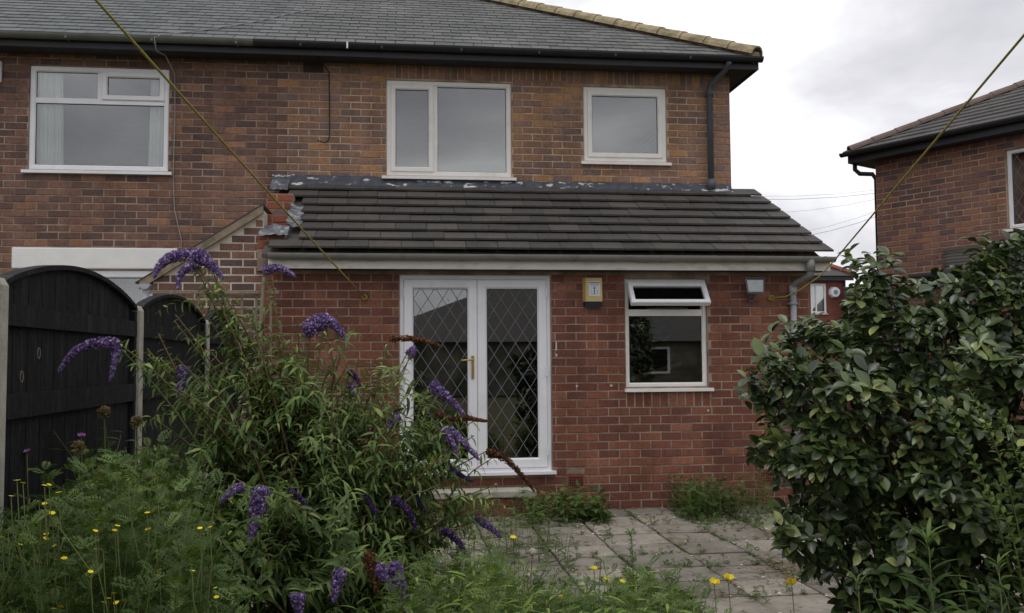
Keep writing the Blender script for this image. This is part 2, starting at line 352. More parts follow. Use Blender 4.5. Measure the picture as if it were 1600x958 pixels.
# window and frame parts in a wall's local axes -------------------------------
class Frame:
    def __init__(s, O, ang): s.O, s.ca, s.sa, s.ang = O, math.cos(ang), math.sin(ang), ang
    def p(s, u, y, z): return (s.O[0]+s.ca*u-s.sa*y, s.O[1]+s.sa*u+s.ca*y, z)
    def box(s, mb, u0, y0, z0, u1, y1, z1, r=.5):
        mb.hexa([s.p(*q) for q in ((u0, y0, z0), (u1, y0, z0), (u1, y1, z0), (u0, y1, z0), (u0, y0, z1), (u1, y0, z1), (u1, y1, z1), (u0, y1, z1))], r)
    def ring(s, mb, u0, z0, u1, z1, w, y0, y1, ch=.008):
        """A mitred rectangular frame with chamfered front edges."""
        def rect(i, y): return [s.p(u0+i, y, z0+i), s.p(u1-i, y, z0+i), s.p(u1-i, y, z1-i), s.p(u0+i, y, z1-i)]
        rings = [rect(0, y1), rect(0, y0+ch), rect(ch, y0), rect(w-ch*1.6, y0), rect(w, y0+ch*1.8), rect(w, y1)]
        b = len(mb.v)
        for q in rings: mb.v += q
        for i in range(6):
            for k in range(4):
                k2 = (k+1) % 4; i2 = (i+1) % 6
                mb.f.append((b+i*4+k, b+i*4+k2, b+i2*4+k2, b+i2*4+k)); mb.r.append(.5)
def pane(fr, u0, z0, u1, z1, y, mat, parent, seal=True):
    mb = MB(); fr.box(mb, u0-.004, y, z0-.004, u1+.004, y+.006, z1+.004); o = mb.build('pane', mat, parent)
    if seal:
        mb = MB(); fr.ring(mb, u0-.003, z0-.003, u1+.003, z1+.003, .008, y-.006, y-.001, .001); mb.build('gasket', M['seal'], parent)
    return o
def window(parent, fr, u0, z0, u1, z1, lights, mat, fw=.062, y=.016, sill=.05, glass=None, label=None):
    """lights: (u0,z0,u1,z1,opening) in 0..1 of the inside of the outer frame."""
    mb = MB(); fr.ring(mb, u0, z0, u1, z1, fw, y, y+.065)
    o = mb.build('window', mat, parent)
    if label: o['label'] = label
    iu0, iz0, iu1, iz1 = u0+fw, z0+fw, u1-fw, z1-fw; W, H = iu1-iu0, iz1-iz0
    bars = MB()
    for a, b, c, d, op in lights:
        A, B, C_, D = iu0+a*W, iz0+b*H, iu0+c*W, iz0+d*H
        if a > 0 and not op: fr.box(bars, A-.03, y+.004, B, A+.03, y+.06, D)
        if d < 1: fr.box(bars, A, y+.006, D-.03, C_, y+.062, D+.03)
        ga, gb, gc, gd = A+(.03 if a > 0 else 0), B+(.03 if b > 0 else 0), C_-(.03 if c < 1 else 0), D-(.03 if d < 1 else 0)
        if op:
            if a > 0: fr.box(bars, A-.03, y+.004, B, A+.03, y+.06, D)
            cm = MB(); fr.ring(cm, ga-.012, gb-.012, gc+.012, gd+.012, .06, y-.016, y+.04)
            c_ = cm.build('casement', mat, o)
            ga += .048; gb += .048; gc -= .048; gd -= .048
            pane(fr, ga, gb, gc, gd, y+.012, glass or M['glass'], o)
        else: pane(fr, ga, gb, gc, gd, y+.03, glass or M['glass'], o)
    if bars.v: bars.build('glazing_bar', mat, o)
    if sill:
        mb = MB(); P = []
        for z_a, z_b in ((z0-.045, z0-.012),):
            fr.box(mb, u0-sill, -.055, z_a, u1+sill, y+.07, z_b)
        mb.build('sill', mat, o)
    return o

# ------------------------------------------------------------------ ground and patio
mb = MB(); n = 40
g = [-400, -120, -40, -20, -14, -10, -7, -5, -3, -1, 1, 3, 5, 7, 10, 14, 20, 40, 120, 400]
for i in range(len(g)-1):
    for j in range(len(g)-1): mb.poly([(g[i], g[j], -.045), (g[i+1], g[j], -.045), (g[i+1], g[j+1], -.045), (g[i], g[j+1], -.045)])
tag(mb.build('ground', M['soil']), kind='structure')
mb = MB(); mb.box(-1.35, -4.75, -.2, 4.9, -.012, -.028)
patio = tag(mb.build('patio', M['soil']), kind='structure')
cols = [-1.28, -.78, -.27, .23, .74, 1.25, 1.77, 2.34, 2.83, 3.32, 3.8, 4.28, 4.75]; rows = [-.03, -.47, -.92, -1.36, -1.8, -2.25, -2.7, -3.15, -3.6, -4.05, -4.5]
for i in range(len(cols)-1):
    for j in range(len(rows)-1):
        x0, x1, y1, y0 = cols[i], cols[i+1], rows[j], rows[j+1]; gx = random.uniform(.007, .014)
        sh = (random.uniform(-.02, .02), random.uniform(-.015, .015))
        mb = MB(); hx, hy = (x1-x0)/2-gx, (y1-y0)/2-gx; q = .012; r = random.random()
        lo = [(-hx, -hy, -.05), (hx, -hy, -.05), (hx, hy, -.05), (-hx, hy, -.05)]
        def jt(x, y, z): return (x+random.uniform(-.006, .006), y+random.uniform(-.006, .006), z)
        md = [jt(a, b, -.008) for a, b, _ in lo]; tp = [(a*(1-q/hx), b*(1-q/hy), 0) for a, b, _ in md]
        mb.v = lo+md+tp; mb.f = [(8, 9, 10, 11)]
        for k in range(4):
            k2 = (k+1) % 4; mb.f += [(4+k, 4+k2, 8+k2, 8+k), (k, k2, 4+k2, 4+k)]
        mb.r = [r]*9
        m = Matrix.Translation(((x0+x1)/2, (y0+y1)/2, random.uniform(-.008, .006))) @ Matrix.Rotation(random.gauss(0, .008), 4, 'X') @ Matrix.Rotation(random.gauss(0, .008), 4, 'Y') @ Matrix.Rotation(random.gauss(0, .006), 4, 'Z')
        mobj('paving_slab', mb.mesh('paving_slab', M['slab']), patio, m)

# ------------------------------------------------------------------ the pair of houses
D = 1.126                 # depth of the main rear wall; the extension's front wall stands at y = 0
PX = -1.40                # party line
SOF, EZ, EY, TP = 5.06, 5.16, .80, .587    # soffit height, eaves height, eaves line, roof slope
BL, BH = .238, .082
def slates(roof, x0, x1, mat, hip=None, limit=300, w=.225, gauge=.195):
    cs = 1/math.hypot(1, TP); sn = TP*cs; pitch = math.atan(TP); protos = []
    for i in range(12):
        mb = MB(); hw = w/2-.003; ln = gauge*1.9; j = [random.uniform(-.006, .006) for _ in range(4)]
        mb.hexa([(-hw, j[0], 0), (hw, j[1], 0), (hw, ln, 0), (-hw, ln, 0), (-hw+.002, j[0]+.002, .012), (hw-.002, j[1]+.002, .012), (hw, ln, .006), (-hw, ln, .006)], (i+.5)/12)
        protos.append(mb.mesh('slate', mat))
    rec = []; nrow = int(3.75/cs/gauge)
    for k in range(nrow):
        s = k*gauge; Y, Z = EY-.03+s*cs, EZ+.012+s*sn
        xe = min(x1, hip-(Y-EY)-.05) if hip else x1
        x = x0+(w/2 if k % 2 else 0)+w/2
        if not hip: x = x1+(w/2 if k % 2 else 0)-w/2-w*int((x1-x0)/w)
        while (x-w/2 < xe-.06) if hip else (x+w/2 < x1+w/2*(k % 2)+.01):
            xx = min(x, xe-w/2+.06) if hip else x
            m = Matrix.Translation((xx, Y, Z+random.uniform(0, .002))) @ Matrix.Rotation(pitch-.035+random.gauss(0, .004), 4, 'X') @ Matrix.Rotation(random.gauss(0, .006), 4, 'Z')
            px, py, d = proj((xx, Y, Z)); rec.append((1/d if -10 < px < 1610 and py > -8 else -1, m, random.randrange(12))); x += w
    rec.sort(key=lambda q: -q[0]); rest = MB()
    for i, (sc, m, p) in enumerate(rec):
        if i < limit and sc > 0: mobj('slate', protos[p], roof, m)
        else:
            b = len(rest.v); rest.v += [tuple(m @ v.co) for v in protos[p].vertices]; rest.f += [tuple(b+q for q in f.vertices) for f in protos[p].polygons]; rest.r += [(p+.5)/12]*6
    tag(rest.build('slate_courses', mat, roof), kind='stuff')
def halfgutter(x0, x1, y, z, r, mat, parent, name='gutter', t=.005):
    """Half-round gutter with its rim at z."""
    mb = MB(); prof = [(math.cos(a)*r, math.sin(a)*r) for a in np.linspace(math.pi, 2*math.pi, 11)]+[(math.cos(a)*(r-t), math.sin(a)*(r-t)) for a in np.linspace(2*math.pi, math.pi, 11)]
    mb.prism(None, [(x0, y+a, z+b) for a, b in prof], [(x1, y+a, z+b) for a, b in prof])
    for xe, s in ((x0, 1), (x1, -1)):
        mb.prism(None, [(xe, y+math.cos(a)*(r-.001), z+math.sin(a)*(r-.001)) for a in np.linspace(math.pi, 2*math.pi, 11)], [(xe+s*.006, y+math.cos(a)*(r-.001), z+math.sin(a)*(r-.001)) for a in np.linspace(math.pi, 2*math.pi, 11)])
    return mb.build(name, mat, parent, False)
HB = D+7.2; RY = (EY+HB+.33)/2; RZ = EZ+TP*(RY-EY)
def houseshell(parent, x0, x1, fz, ops, side_left, side_right, name_mat):
    mb = MB(); panel(mb, (x0, D, 0), 0, x1-x0, fz, SOF+.2, ops, .24)
    w = mb.build('wall', M[name_mat], parent)
    mb = MB()
    mb.box(x0+.002, D+.245, 2.44, x1-.002, HB-.25, 2.62)      # floor between storeys
    mb.box(x0+.002, D+.245, SOF-.02, x1-.002, HB-.25, SOF+.08)  # upstairs ceiling
    mb.box(x0, HB-.24, 0, x1, HB, SOF+.1)
    mb.build('inner_shell', M['interior'], parent)
    mb = MB()
    if side_left: mb.box(x0, D+.242, 0, x0+.22, HB-.242, SOF+.1)
    if side_right: mb.box(x1-.22, D+.242, 0, x1, HB-.242, SOF+.1)
    mb.build('side_wall', M['brick_flank'], parent)
    return w

house = thing('brick_house', (1.3, D+3.5, 0), 'brown brick semi-detached house with two bare upstairs windows above the tiled extension', 'house')
adj = thing('brick_house', (-4, D+3.5, 0), 'darker adjoining brick house on the left with white curtains in its upstairs window', 'house')
HX1 = 4.024; AX0 = -7.2
cw = (-.1553, 3.735, 1.3223, 4.872); rw = (2.1967, 3.95, 3.2226, 4.862)
lw = (-4.1224, 3.735, -2.6126, 4.92); gl = (-4.13, 1.25, -2.52, 2.61)
loc_ = lambda q, x0: (q[0]-x0, q[1], q[2]-x0, q[3])
ops = [loc_(cw, PX), loc_(rw, PX)]
w1 = houseshell(house, PX, HX1, 2.45, ops, True, True, 'mortar_dark')
brickwork(w1, (PX, D), 0, HX1-PX, 3.4, SOF+.02, ops, BL, BH, M['brick_old'], 300, lambda x, y: 75 < y < 300,
          soldiers=[(1.18, HX1-PX-.3, 4.885, 5.06)], off=0, toothl=True)
aops = [loc_(lw, AX0), loc_(gl, AX0)]
w2 = houseshell(adj, AX0, PX-.0005, 0, aops, True, False, 'mortar')
brickwork(w2, (AX0, D), 0, PX-AX0, 1.6, SOF+.02, aops+[(-4.27-AX0, 2.62, -2.485-AX0, 2.86)], BL, BH, M['brick_adj'], 300, lambda x, y: y < 480 and (y < 388 or x < 260), off=(PX-AX0) % BL, toothr=True)
mb = MB(); mb.box(-4.262, D-.018, 2.622, -2.492, D+.1, 2.858)
o = mb.build('lintel', M['white_paint'], adj)
bv = o.modifiers.new('b', 'BEVEL'); bv.width = .012; bv.segments = 2

F0 = Frame((0, D, 0), 0)
window(house, F0, *cw, [(0, 0, .375, 1, True), (.375, 0, 1, 1, False)], M['upvc_cream'])
window(house, F0, *rw, [(0, 0, 1, 1, True)], M['upvc_cream'], sill=.04)
wl = window(adj, F0, *lw, [(0, 0, 1, .69, False), (0, .69, .5, 1, False), (.5, .69, 1, 1, True)], M['upvc'])
for a, b in ((-4.06, -3.78), (-2.86, -2.67)):
    mb = MB(); n = 40
    for i in range(n):
        f = lambda q: (a+(b-a)*q/n, D+.105+.012*math.sin(q*1.15)+.008*math.sin(q*.43))
        (xa, ya), (xb, yb) = f(i), f(i+1); fl = .05 if a > -3 else -.05
        mb.poly([(xa, ya, lw[1]+.02), (xb, yb, lw[1]+.02), (xb+fl*.5, yb, lw[3]-.02), (xa+fl*.5, ya, lw[3]-.02)])
    mb.build('curtain', M['curtain'], wl, True)
wg = window(adj, F0, *gl, [(0, 0, 1, .62, False), (0, .62, .5, 1, False), (.5, .62, 1, 1, False)], M['upvc'], fw=.085)
# roofs
for hs, x0, x1, mt, hipx in ((house, PX, 4.26, 'slate', 4.27), (adj, AX0-.3, PX, 'slate_adj', None)):
    mb = MB()
    if hipx:
        hx = hipx; hl = RY-EY
        A = [(x0, EY, EZ), (hx, EY, EZ), (hx-hl, RY, RZ), (x0, RY, RZ), (x0, HB+.33, EZ), (hx, HB+.33, EZ)]
        mb.poly([A[0], A[1], A[2], A[3]]); mb.poly([A[1], A[5], A[2]]); mb.poly([A[5], A[4], A[3], A[2]]); mb.poly([(x0, EY, EZ-.03), (x0, HB+.33, EZ-.03), (hx, HB+.33, EZ-.03), (hx, EY, EZ-.03)])
        mb.poly([A[0], A[3], A[4]])
    else:
        mb.poly([(x0, EY, EZ), (x1, EY, EZ), (x1, RY, RZ), (x0, RY, RZ)]); mb.poly([(x1, HB+.33, EZ), (x0, HB+.33, EZ), (x0, RY, RZ), (x1, RY, RZ)]); mb.poly([(x0, EY, EZ-.03), (x0, HB+.33, EZ-.03), (x1, HB+.33, EZ-.03), (x1, EY, EZ-.03)])
    rf = mb.build('roof', M[mt], hs); slates(rf, x0, x1, M[mt], hipx)
    mb = MB(); mb.box(x0, EY+.012, SOF-.03, (4.26 if hipx else x1), EY+.034, EZ-.035); mb.build('fascia', M['black_paint'], hs)
    mb = MB(); mb.box(x0, EY+.036, SOF-.012, (4.255 if hipx else x1), D-.012, SOF+.006); mb.build('soffit', M['soffit'], hs)
    if hipx:
        mb = MB(); mb.box(HX1+.012, D-.015, SOF-.012, 4.255, HB, SOF+.006); mb.build('soffit', M['soffit'], hs)
        mb = MB(); mb.box(4.257, EY+.02, SOF-.03, 4.28, HB+.3, EZ-.035); mb.build('fascia', M['black_paint'], hs)
        # hip tiles
        hd = Vector((-1, 1, TP)).normalized(); side = Vector((1, 1, 0)).normalized(); up = side.cross(hd).normalized()
        if up.z < 0: up = -up
        for i in range(15):
            p0 = Vector((4.27, EY-.02, EZ+.045))+hd*(i*.345+.02); mb = MB(); L0 = .345+.02
            ring = lambda p, rr: [tuple(p+side*math.cos(a)*rr*1.0+up*(math.sin(a)*rr*.8-.03)) for a in np.linspace(0, math.pi, 9)]
            r0, r1, r2, r3 = ring(p0, .155), ring(p0+hd*L0, .138), ring(p0+hd*L0, .118), ring(p0, .13)
            for a, b in ((r0, r1), (r1, r2), (r2, r3), (r3, r0)):
                for k in range(8): mb.poly([a[k], a[k+1], b[k+1], b[k]])
            o = mb.build('hip_tile', M['hip'], rf, False)
        mb = MB(); mb.tube([tuple(Vector((4.27, EY-.02, EZ-.01))+hd*s) for s in (0.03, 2.5, 5.2)], .075, 8); mb.build('hip_bedding', M['mortar'], rf)
    halfgutter(x0 if hipx else x0, (4.30 if hipx else -1.62), EY-.045, EZ-.005, .058, M['black_paint'] if hipx else M['gutter_adj'], hs)
    for x in np.arange(x0+.3, x1-.1, .9): mb = MB(); mb.box(x-.012, EY-.1, EZ-.062, x+.012, EY+.01, EZ-.03); mb.build('gutter_bracket', M['black_paint'] if hipx else M['gutter_adj'], hs)
halfgutter(-1.619, PX, EY-.045, EZ-.005, .060, M['black_paint'], house)
# vertical pipe of the main house
mb = MB(); mb.tube([(3.89, EY-.04, EZ-.06), (3.89, EY-.03, SOF+.02), (3.87, EY+.06, SOF-.04), (3.76, D-.09, SOF-.16), (3.752, D-.055, SOF-.22), (3.752, D-.055, 3.66)], .034, 10)
mb.tube([(3.752, D-.055, SOF-.2), (3.752, D-.055, SOF-.3)], .041, 10); mb.tube([(3.752, D-.055, 3.74), (3.752, D-.06, 3.62)], .05, 10)
mb.build('downpipe', M['pipe_dark'], house, True)
# ventilation brick, loose wire, bell box, white plastic stub
mb = MB(); mb.box(-1.11, D-.012, 4.93, -.88, D-.002, SOF-.02); 
for i in range(6): mb.box(-1.09+i*.035, D-.016, 4.935, -1.07+i*.035, D-.013, SOF-.025)
mb.build('air_brick', plain('sooty_vent', ld(70, 58, 54), .9, .2), house)
mb = MB(); mb.tube([(-1.0, EY+.0, EZ+.02), (-.9, EY+.1, SOF-.05), (-.815, D-.02, 4.93), (-.81, D-.018, 4.6), (-.806, D-.018, 4.2), (-.82, D-.022, 4.13), (-.86, D-.03, 4.1), (-.95, D-.035, 4.125)], .006, 6); mb.build('loose_wire', M['wire'], house, True)
mb = MB(); mb.box(-.592, EY-.112, 5.085, -.575, EY-.09, 5.16); mb.build('plastic_stub', M['upvc'], house)
mb = MB(); mb.box(-4.56, D-.075, 4.70, -4.405, D-.012, 4.94); o = mb.build('wall_box', M['upvc'], adj); bv = o.modifiers.new('b', 'BEVEL'); bv.width = .015; bv.segments = 2
mb = MB()
for i in range(5): mb.box(-4.432, D-.0765, 4.75+i*.03, -4.415, D-.0752, 4.762+i*.03)
mb.build('vent_slot', M['dark'], adj)
cab = MB(); cab.tube([(-1.2, 2.5, EZ+TP*1.7+.05), (-1.75, 1.6, EZ+TP*.8+.05), (-2.3, 1.0, EZ+TP*.2+.05), (-2.6, EY-.06, EZ+.03), (-2.67, EY-.11, EZ-.03), (-2.66, EY-.06, EZ-.16), (-2.6, EY+.1, SOF-.06)], .006, 6)
cab.tube([(-2.6, EY+.1, SOF-.06), (-2.55, D-.02, 4.86), (-2.54, D-.018, 4.4), (-2.55, D-.018, 3.7), (-2.53, D-.018, 3.3), (-2.45, D-.02, 2.95), (-2.43, D-.02, 2.4)], .006, 6)
tag(cab.build('aerial_cable', M['wire_grey'], None, True), 'thin grey aerial cable running over the slate roof and down the wall', 'cable')

# ------------------------------------------------------------------ the extension
ext = thing('rear_extension', (1.5, .5, 0), 'red brick single-storey extension with dark tiled lean-to roof', 'extension')
EX0, EX1, EBL, EBH = -1.37, 4.458, .2265, .0885
door = (0, .37, 1.5926, 2.4676); win = (2.3949, 1.27, 3.3009, 2.4341)
eops = [loc_(door, EX0), loc_(win, EX0)]
mb = MB(); panel(mb, (EX0, 0, 0), 0, EX1-EX0, -.1, 2.55, eops, .12); we = mb.build('wall', M['mortar'], ext)
vents = [(1.747, 1.93), (3.837, 4.02)]
bops = eops+[(a-EX0, 2.5*EBH+.03, b-EX0, 4.6*EBH-.03) for a, b in vents]
brickwork(we, (EX0, 0), 0, EX1-EX0, 0, 2.53, bops, EBL, EBH, M['brick_ext'], 300, lambda x, y: 424 < y < 800 and not (x < 640 and y > 600) and not (x > 1190 and y > 520) and not (x < 830 and y > 760),
            soldiers=[(win[0]-EX0, win[2]-EX0+.02, 12*EBH, 14*EBH+.003)], off=.06)
mb = MB(); mb.box(EX0, .122, -.1, EX0+.12, D-.003, 2.6); mb.box(EX1-.12, .122, -.1, EX1, D-.003, 2.6); mb.build('side_wall', M['brick_far'], ext)
mb = MB(); mb.box(EX0+.122, .13, .2, HX1-.3, HB-.25, .3); mb.box(EX0+.13, .125, 2.54, EX1-.13, D-.004, 2.58); mb.build('inner_shell', M['interior'], ext)
for a, b in vents:
    mb = MB(); mb.box(a+.006, -.012, 3*EBH-.03, b-.006, .02, 4.5*EBH-.02); 
    vb = mb.build('air_brick', M['terracotta'], ext); hb = MB()
    for i in range(6):
        for j in range(4):
            xx = a+.03+i*(b-a-.06)/5; zz = 3*EBH-.008+j*.026; hb.box(xx-.008, -.0145, zz-.008, xx+.008, -.0125, zz+.008)
    hb.build('vent_holes', M['dark'], vb)
# door
FE = Frame((0, 0, 0), 0)
mb = MB(); FE.ring(mb, door[0], door[1]+.03, door[2], door[3], .05, .02, .09); mb.build('door_frame', M['upvc'], ext)
mb = MB(); mb.box(-.05, -.085, .385, door[2]+.03, .1, .415); mb.build('door_sill', M['upvc'], ext)
def lattice(fr, u0, z0, u1, z1, y, parent, pw=.152, ph=.234, w=.0065, ou=0., oz=0.):
    sl = ph/pw
    for sg in (1, -1):
        for c in np.arange(-40, 41):
            pts = []
            # line z = z0+oz + sg*sl*(u-u0-ou) + c*ph*1
            f = lambda u: z0+oz+sg*sl*(u-u0-ou)+c*ph
            ua, ub = u0, u1
            lo, hi = (z0-f(u0))/(sg*sl)+u0, (z1-f(u0))/(sg*sl)+u0
            if lo > hi: lo, hi = hi, lo
            ua, ub = max(u0, lo), min(u1, hi)
            if ub-ua < .012: continue
            du, dz = 1/math.hypot(1, sl), sg*sl/math.hypot(1, sl); nu, nz = -dz*w/2, du*w/2
            mb = MB(); yy = y-(.0028 if sg > 0 else .0036)
            P = [(ua+nu, f(ua)+nz), (ua-nu, f(ua)-nz), (ub-nu, f(ub)-nz), (ub+nu, f(ub)+nz)]
            mb.hexa([fr.p(a, y-.0006, b) for a, b in P]+[fr.p(a, yy, b) for a, b in P]); mb.build('lead_strip', M['lead'], parent)
mid = .81
for k, (a, b) in enumerate(((door[0]+.045, mid-.002), (mid+.002, door[2]-.045))):
    mb = MB(); FE.ring(mb, a, .45, b, door[3]-.045, .1, .0, .065, .01); lf = mb.build('door_leaf', M['upvc'], ext)
    pane(FE, a+.1, .55, b-.1, door[3]-.145, .03, M['glass_door'], lf); lattice(FE, a+.1, .55, b-.1, door[3]-.145, .03, lf, oz=.03)
    mb = MB()
    hx = a+.004 if k == 0 else b-.004
    for z in (.62, 1.45, 2.28): mb.tube([(hx, -.012, z-.045), (hx, -.012, z+.045)], .011, 8)
    mb.build('hinge', M['upvc'], lf)
    if k == 0:
        mb = MB(); mb.box(b-.062, -.012, 1.38, b-.034, .001, 1.62); mb.tube([(b-.048, -.01, 1.58), (b-.048, -.05, 1.58), (b-.06, -.055, 1.58), (b-.165, -.055, 1.572)], .009, 8)
        hd_ = mb.build('handle', M['brass'], lf)
# kitchen window: fixed lower light and a top light hinged open
w0 = MB(); FE.ring(w0, *win, .05, .03, .095); ow = w0.build('window', M['upvc_cream'], ext)
tz = 2.07
mb = MB(); mb.box(win[0]+.05, .034, tz-.035, win[2]-.05, .092, tz+.035); mb.build('glazing_bar', M['upvc_cream'], ow)
pane(FE, win[0]+.05, win[1]+.05, win[2]-.05, tz-.035, .06, M['glass_door'], ow)
mb = MB(); mb.box(win[0]-.02, -.05, win[1]-.045, win[2]+.045, .1, win[1]-.01); mb.build('sill', M['upvc_cream'], ow)
cm = MB(); cm_f = Frame((0, 0, 0), 0); cm_f.ring(cm, 0, -.30, win[2]-win[0]-.045, 0, .052, -.03, .03)
T = Matrix.Translation((win[0]+.0225, .0, win[3]-.045)) @ Matrix.Rotation(R_(-38), 4, 'X')
cas = mobj('casement', cm.mesh('casement', M['upvc']), ow, T)
gm = MB(); gm.box(.05, -.004, -.25, win[2]-win[0]-.095, .002, -.05); mobj('pane', gm.mesh('pane', M['glass_door']), ow, T)
mb = MB(); mb.tube([(win[0]+.25, .04, tz+.045), (win[0]+.5, -.06, tz+.045), (win[0]+.7, .03, tz+.045)], .006, 6); mb.build('stay', M['lead'], ow)
mb = MB(); c = (2.83, .056, 1.84)
for rr in (.07, .045): mb.tube([(c[0]+rr*math.cos(a), c[1], c[2]+rr*math.sin(a)) for a in np.linspace(0, 2*math.pi, 20)], .0035, 6, caps=False)
for a in np.arange(0, 6.28, .785): mb.tube([(c[0]+.02*math.cos(a), c[1], c[2]+.02*math.sin(a)), (c[0]+.075*math.cos(a), c[1], c[2]+.07*math.sin(a))], .002, 5)
mb.build('window_vent', M['pipe_dark'], ow)
# things seen behind the kitchen glass
mb = MB(); mb.box(2.3, .13, 1.18, 3.4, .45, 1.22); tag(mb.build('inner_ledge', M['cardboard'], ext))
mb = MB(); mb.hexa([(2.47, .2, 1.33), (3.1, .25, 1.5), (3.1, .29, 1.5), (2.47, .24, 1.33), (2.46, .2, 1.37), (3.09, .25, 1.54), (3.09, .29, 1.54), (2.46, .24, 1.37)])
tag(mb.build('wooden_pole', M['cardboard']), 'pale wooden pole leaning inside the kitchen window on the ledge', 'pole')
# roof of the extension
RZ0, RZ1, RY0 = 2.665, 3.60, -.27
sl = (RZ1-RZ0)/(D-RY0); pt = math.atan(sl); sll = math.hypot(D-RY0, RZ1-RZ0); NR = 8; gauge = sll/NR
mb = MB(); mb.poly([(-1.36, RY0+.03, RZ0-.02), (4.5, RY0+.03, RZ0-.02), (4.25, D-.003, RZ1-.03), (-1.36, D-.003, RZ1-.03)])
mb.poly([(-1.36, RY0+.03, RZ0-.06), (-1.36, D-.003, RZ1-.07), (4.25, D-.003, RZ1-.07), (4.5, RY0+.03, RZ0-.06)])
mb.poly([(4.5, RY0+.03, RZ0-.06), (4.25, D-.003, RZ1-.07), (4.25, D-.003, RZ1-.03), (4.5, RY0+.03, RZ0-.02)])
mb.poly([(-1.36, RY0+.03, RZ0-.06), (4.5, RY0+.03, RZ0-.06), (4.5, RY0+.03, RZ0-.02), (-1.36, RY0+.03, RZ0-.02)])
erf = mb.build('roof', M['tile'], ext)
mb = MB()
for P in ([(4.40, .0, 2.5), (4.40, D-.004, 2.5), (4.40, D-.004, RZ1-.08), (4.40, .0, RZ0+.06)],): mb.poly(P)
TW = .33; left_x = [-1.30, -1.02, -1.03, -1.04, -1.05, -1.07, -1.24, -1.22]
for k in range(NR):
    s = k*gauge; Y, Z = RY0+s*math.cos(pt), RZ0+s*math.sin(pt); xr = 4.64-(4.64-4.31)*(k+.3)/NR; x = left_x[k]; first = True
    while x < xr-.05:
        w = TW*(.5 if first and k % 2 else 1); first = False; x2 = min(x+w, xr)
        if xr-x2 < .1: x2 = xr
        mb = MB(); a, b = x+.0025-(x+x2)/2, x2-.0025-(x+x2)/2; ln = gauge*1.25; t = .02; dr = random.uniform(-.004, .004)
        pts = [(a, 0, 0), (b, 0, 0), (b, ln, 0), (a, ln, 0), (a, .004, t), (b, .004, t), (b, ln, t*.5), (a, ln, t*.5)]
        mb.hexa(pts, random.random())
        m = Matrix.Translation(((x+x2)/2, Y+dr, Z+.043)) @ Matrix.Rotation(pt-.125+random.gauss(0, .006), 4, 'X') @ Matrix.Rotation(random.gauss(0, .006), 4, 'Y') @ Matrix.Rotation(random.gauss(0, .004), 4, 'Z')
        mobj('roof_tile', mb.mesh('roof_tile', M['tile']), erf, m); x = x2
# flashing against the main wall, uneven and lifting
mb = MB(); xs = np.arange(-1.45, 4.03, .06); rr = [(random.uniform(-.012, .012), random.uniform(-.012, .012), random.uniform(0, .02)) for _ in xs]
for i in range(len(xs)-1):
    def q(i, lvl):
        x = xs[i]; a, b, c_ = rr[i]; zt = 3.722 if x < -.2 else 3.69; st = 0 if x > -.2 else .0
        return [(x, D-.011-.004, zt+a*.5), (x, D-.03-c_, 3.64+b), (x, D-.05-c_, 3.605+b*.6), (x, D-.17, 3.53+a*.6)][lvl]
    for l in range(3): mb.poly([q(i, l+1), q(i+1, l+1), q(i+1, l), q(i, l)])
mb.build('flashing', M['flash'], ext)
# parapet stub and dressed lead on the left edge of the roof
mb = MB()
for (y0, y1, zt) in ((.62, D-.02, 3.41), (.30, .618, 3.13), (-.02, .298, 2.90)): mb.box(-1.44, y0, 2.5, -1.16, y1, zt)
pp = mb.build('parapet', M['mortar'], ext)
protos = brick_proto('brick', .075, .03, M['brick_orange'], 5)
for (y, zt, n) in ((.62, 3.41, 3), (.30, 3.13, 2), (-.02, 2.90, 2)):
    for i in range(n):
        for x, L_ in ((-1.355, .16), (-1.21, .09)) if i % 2 else ((-1.39, .09), (-1.245, .16)):
            mobj('brick', protos[random.randrange(5)], pp, Matrix.Translation((x, y-.009, zt-.045-i*.088)) @ Matrix.Diagonal((L_, 1, 1, 1)))
def crumple(name, pts_u, pts_v, fn, mat, parent):
    mb = MB(); V = [[fn(u, v) for v in pts_v] for u in pts_u]
    for i in range(len(pts_u)-1):
        for j in range(len(pts_v)-1): mb.poly([V[i][j], V[i+1][j], V[i+1][j+1], V[i][j+1]])
    return mb.build(name, mat, parent, True)
lz = lambda y: RZ0+sl*(y-RY0)+.045
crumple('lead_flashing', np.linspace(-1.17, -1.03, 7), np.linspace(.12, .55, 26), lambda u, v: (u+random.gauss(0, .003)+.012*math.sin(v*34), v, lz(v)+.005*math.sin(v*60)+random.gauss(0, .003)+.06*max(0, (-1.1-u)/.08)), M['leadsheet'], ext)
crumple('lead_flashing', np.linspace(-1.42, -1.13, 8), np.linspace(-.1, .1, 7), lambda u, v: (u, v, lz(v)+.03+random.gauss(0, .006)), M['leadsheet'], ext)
crumple('lead_flashing', np.linspace(-1.45, -1.25, 6), np.linspace(.85, D-.03, 8), lambda u, v: (u, v, lz(v)+.045+random.gauss(0, .006)), M['leadsheet'], ext)
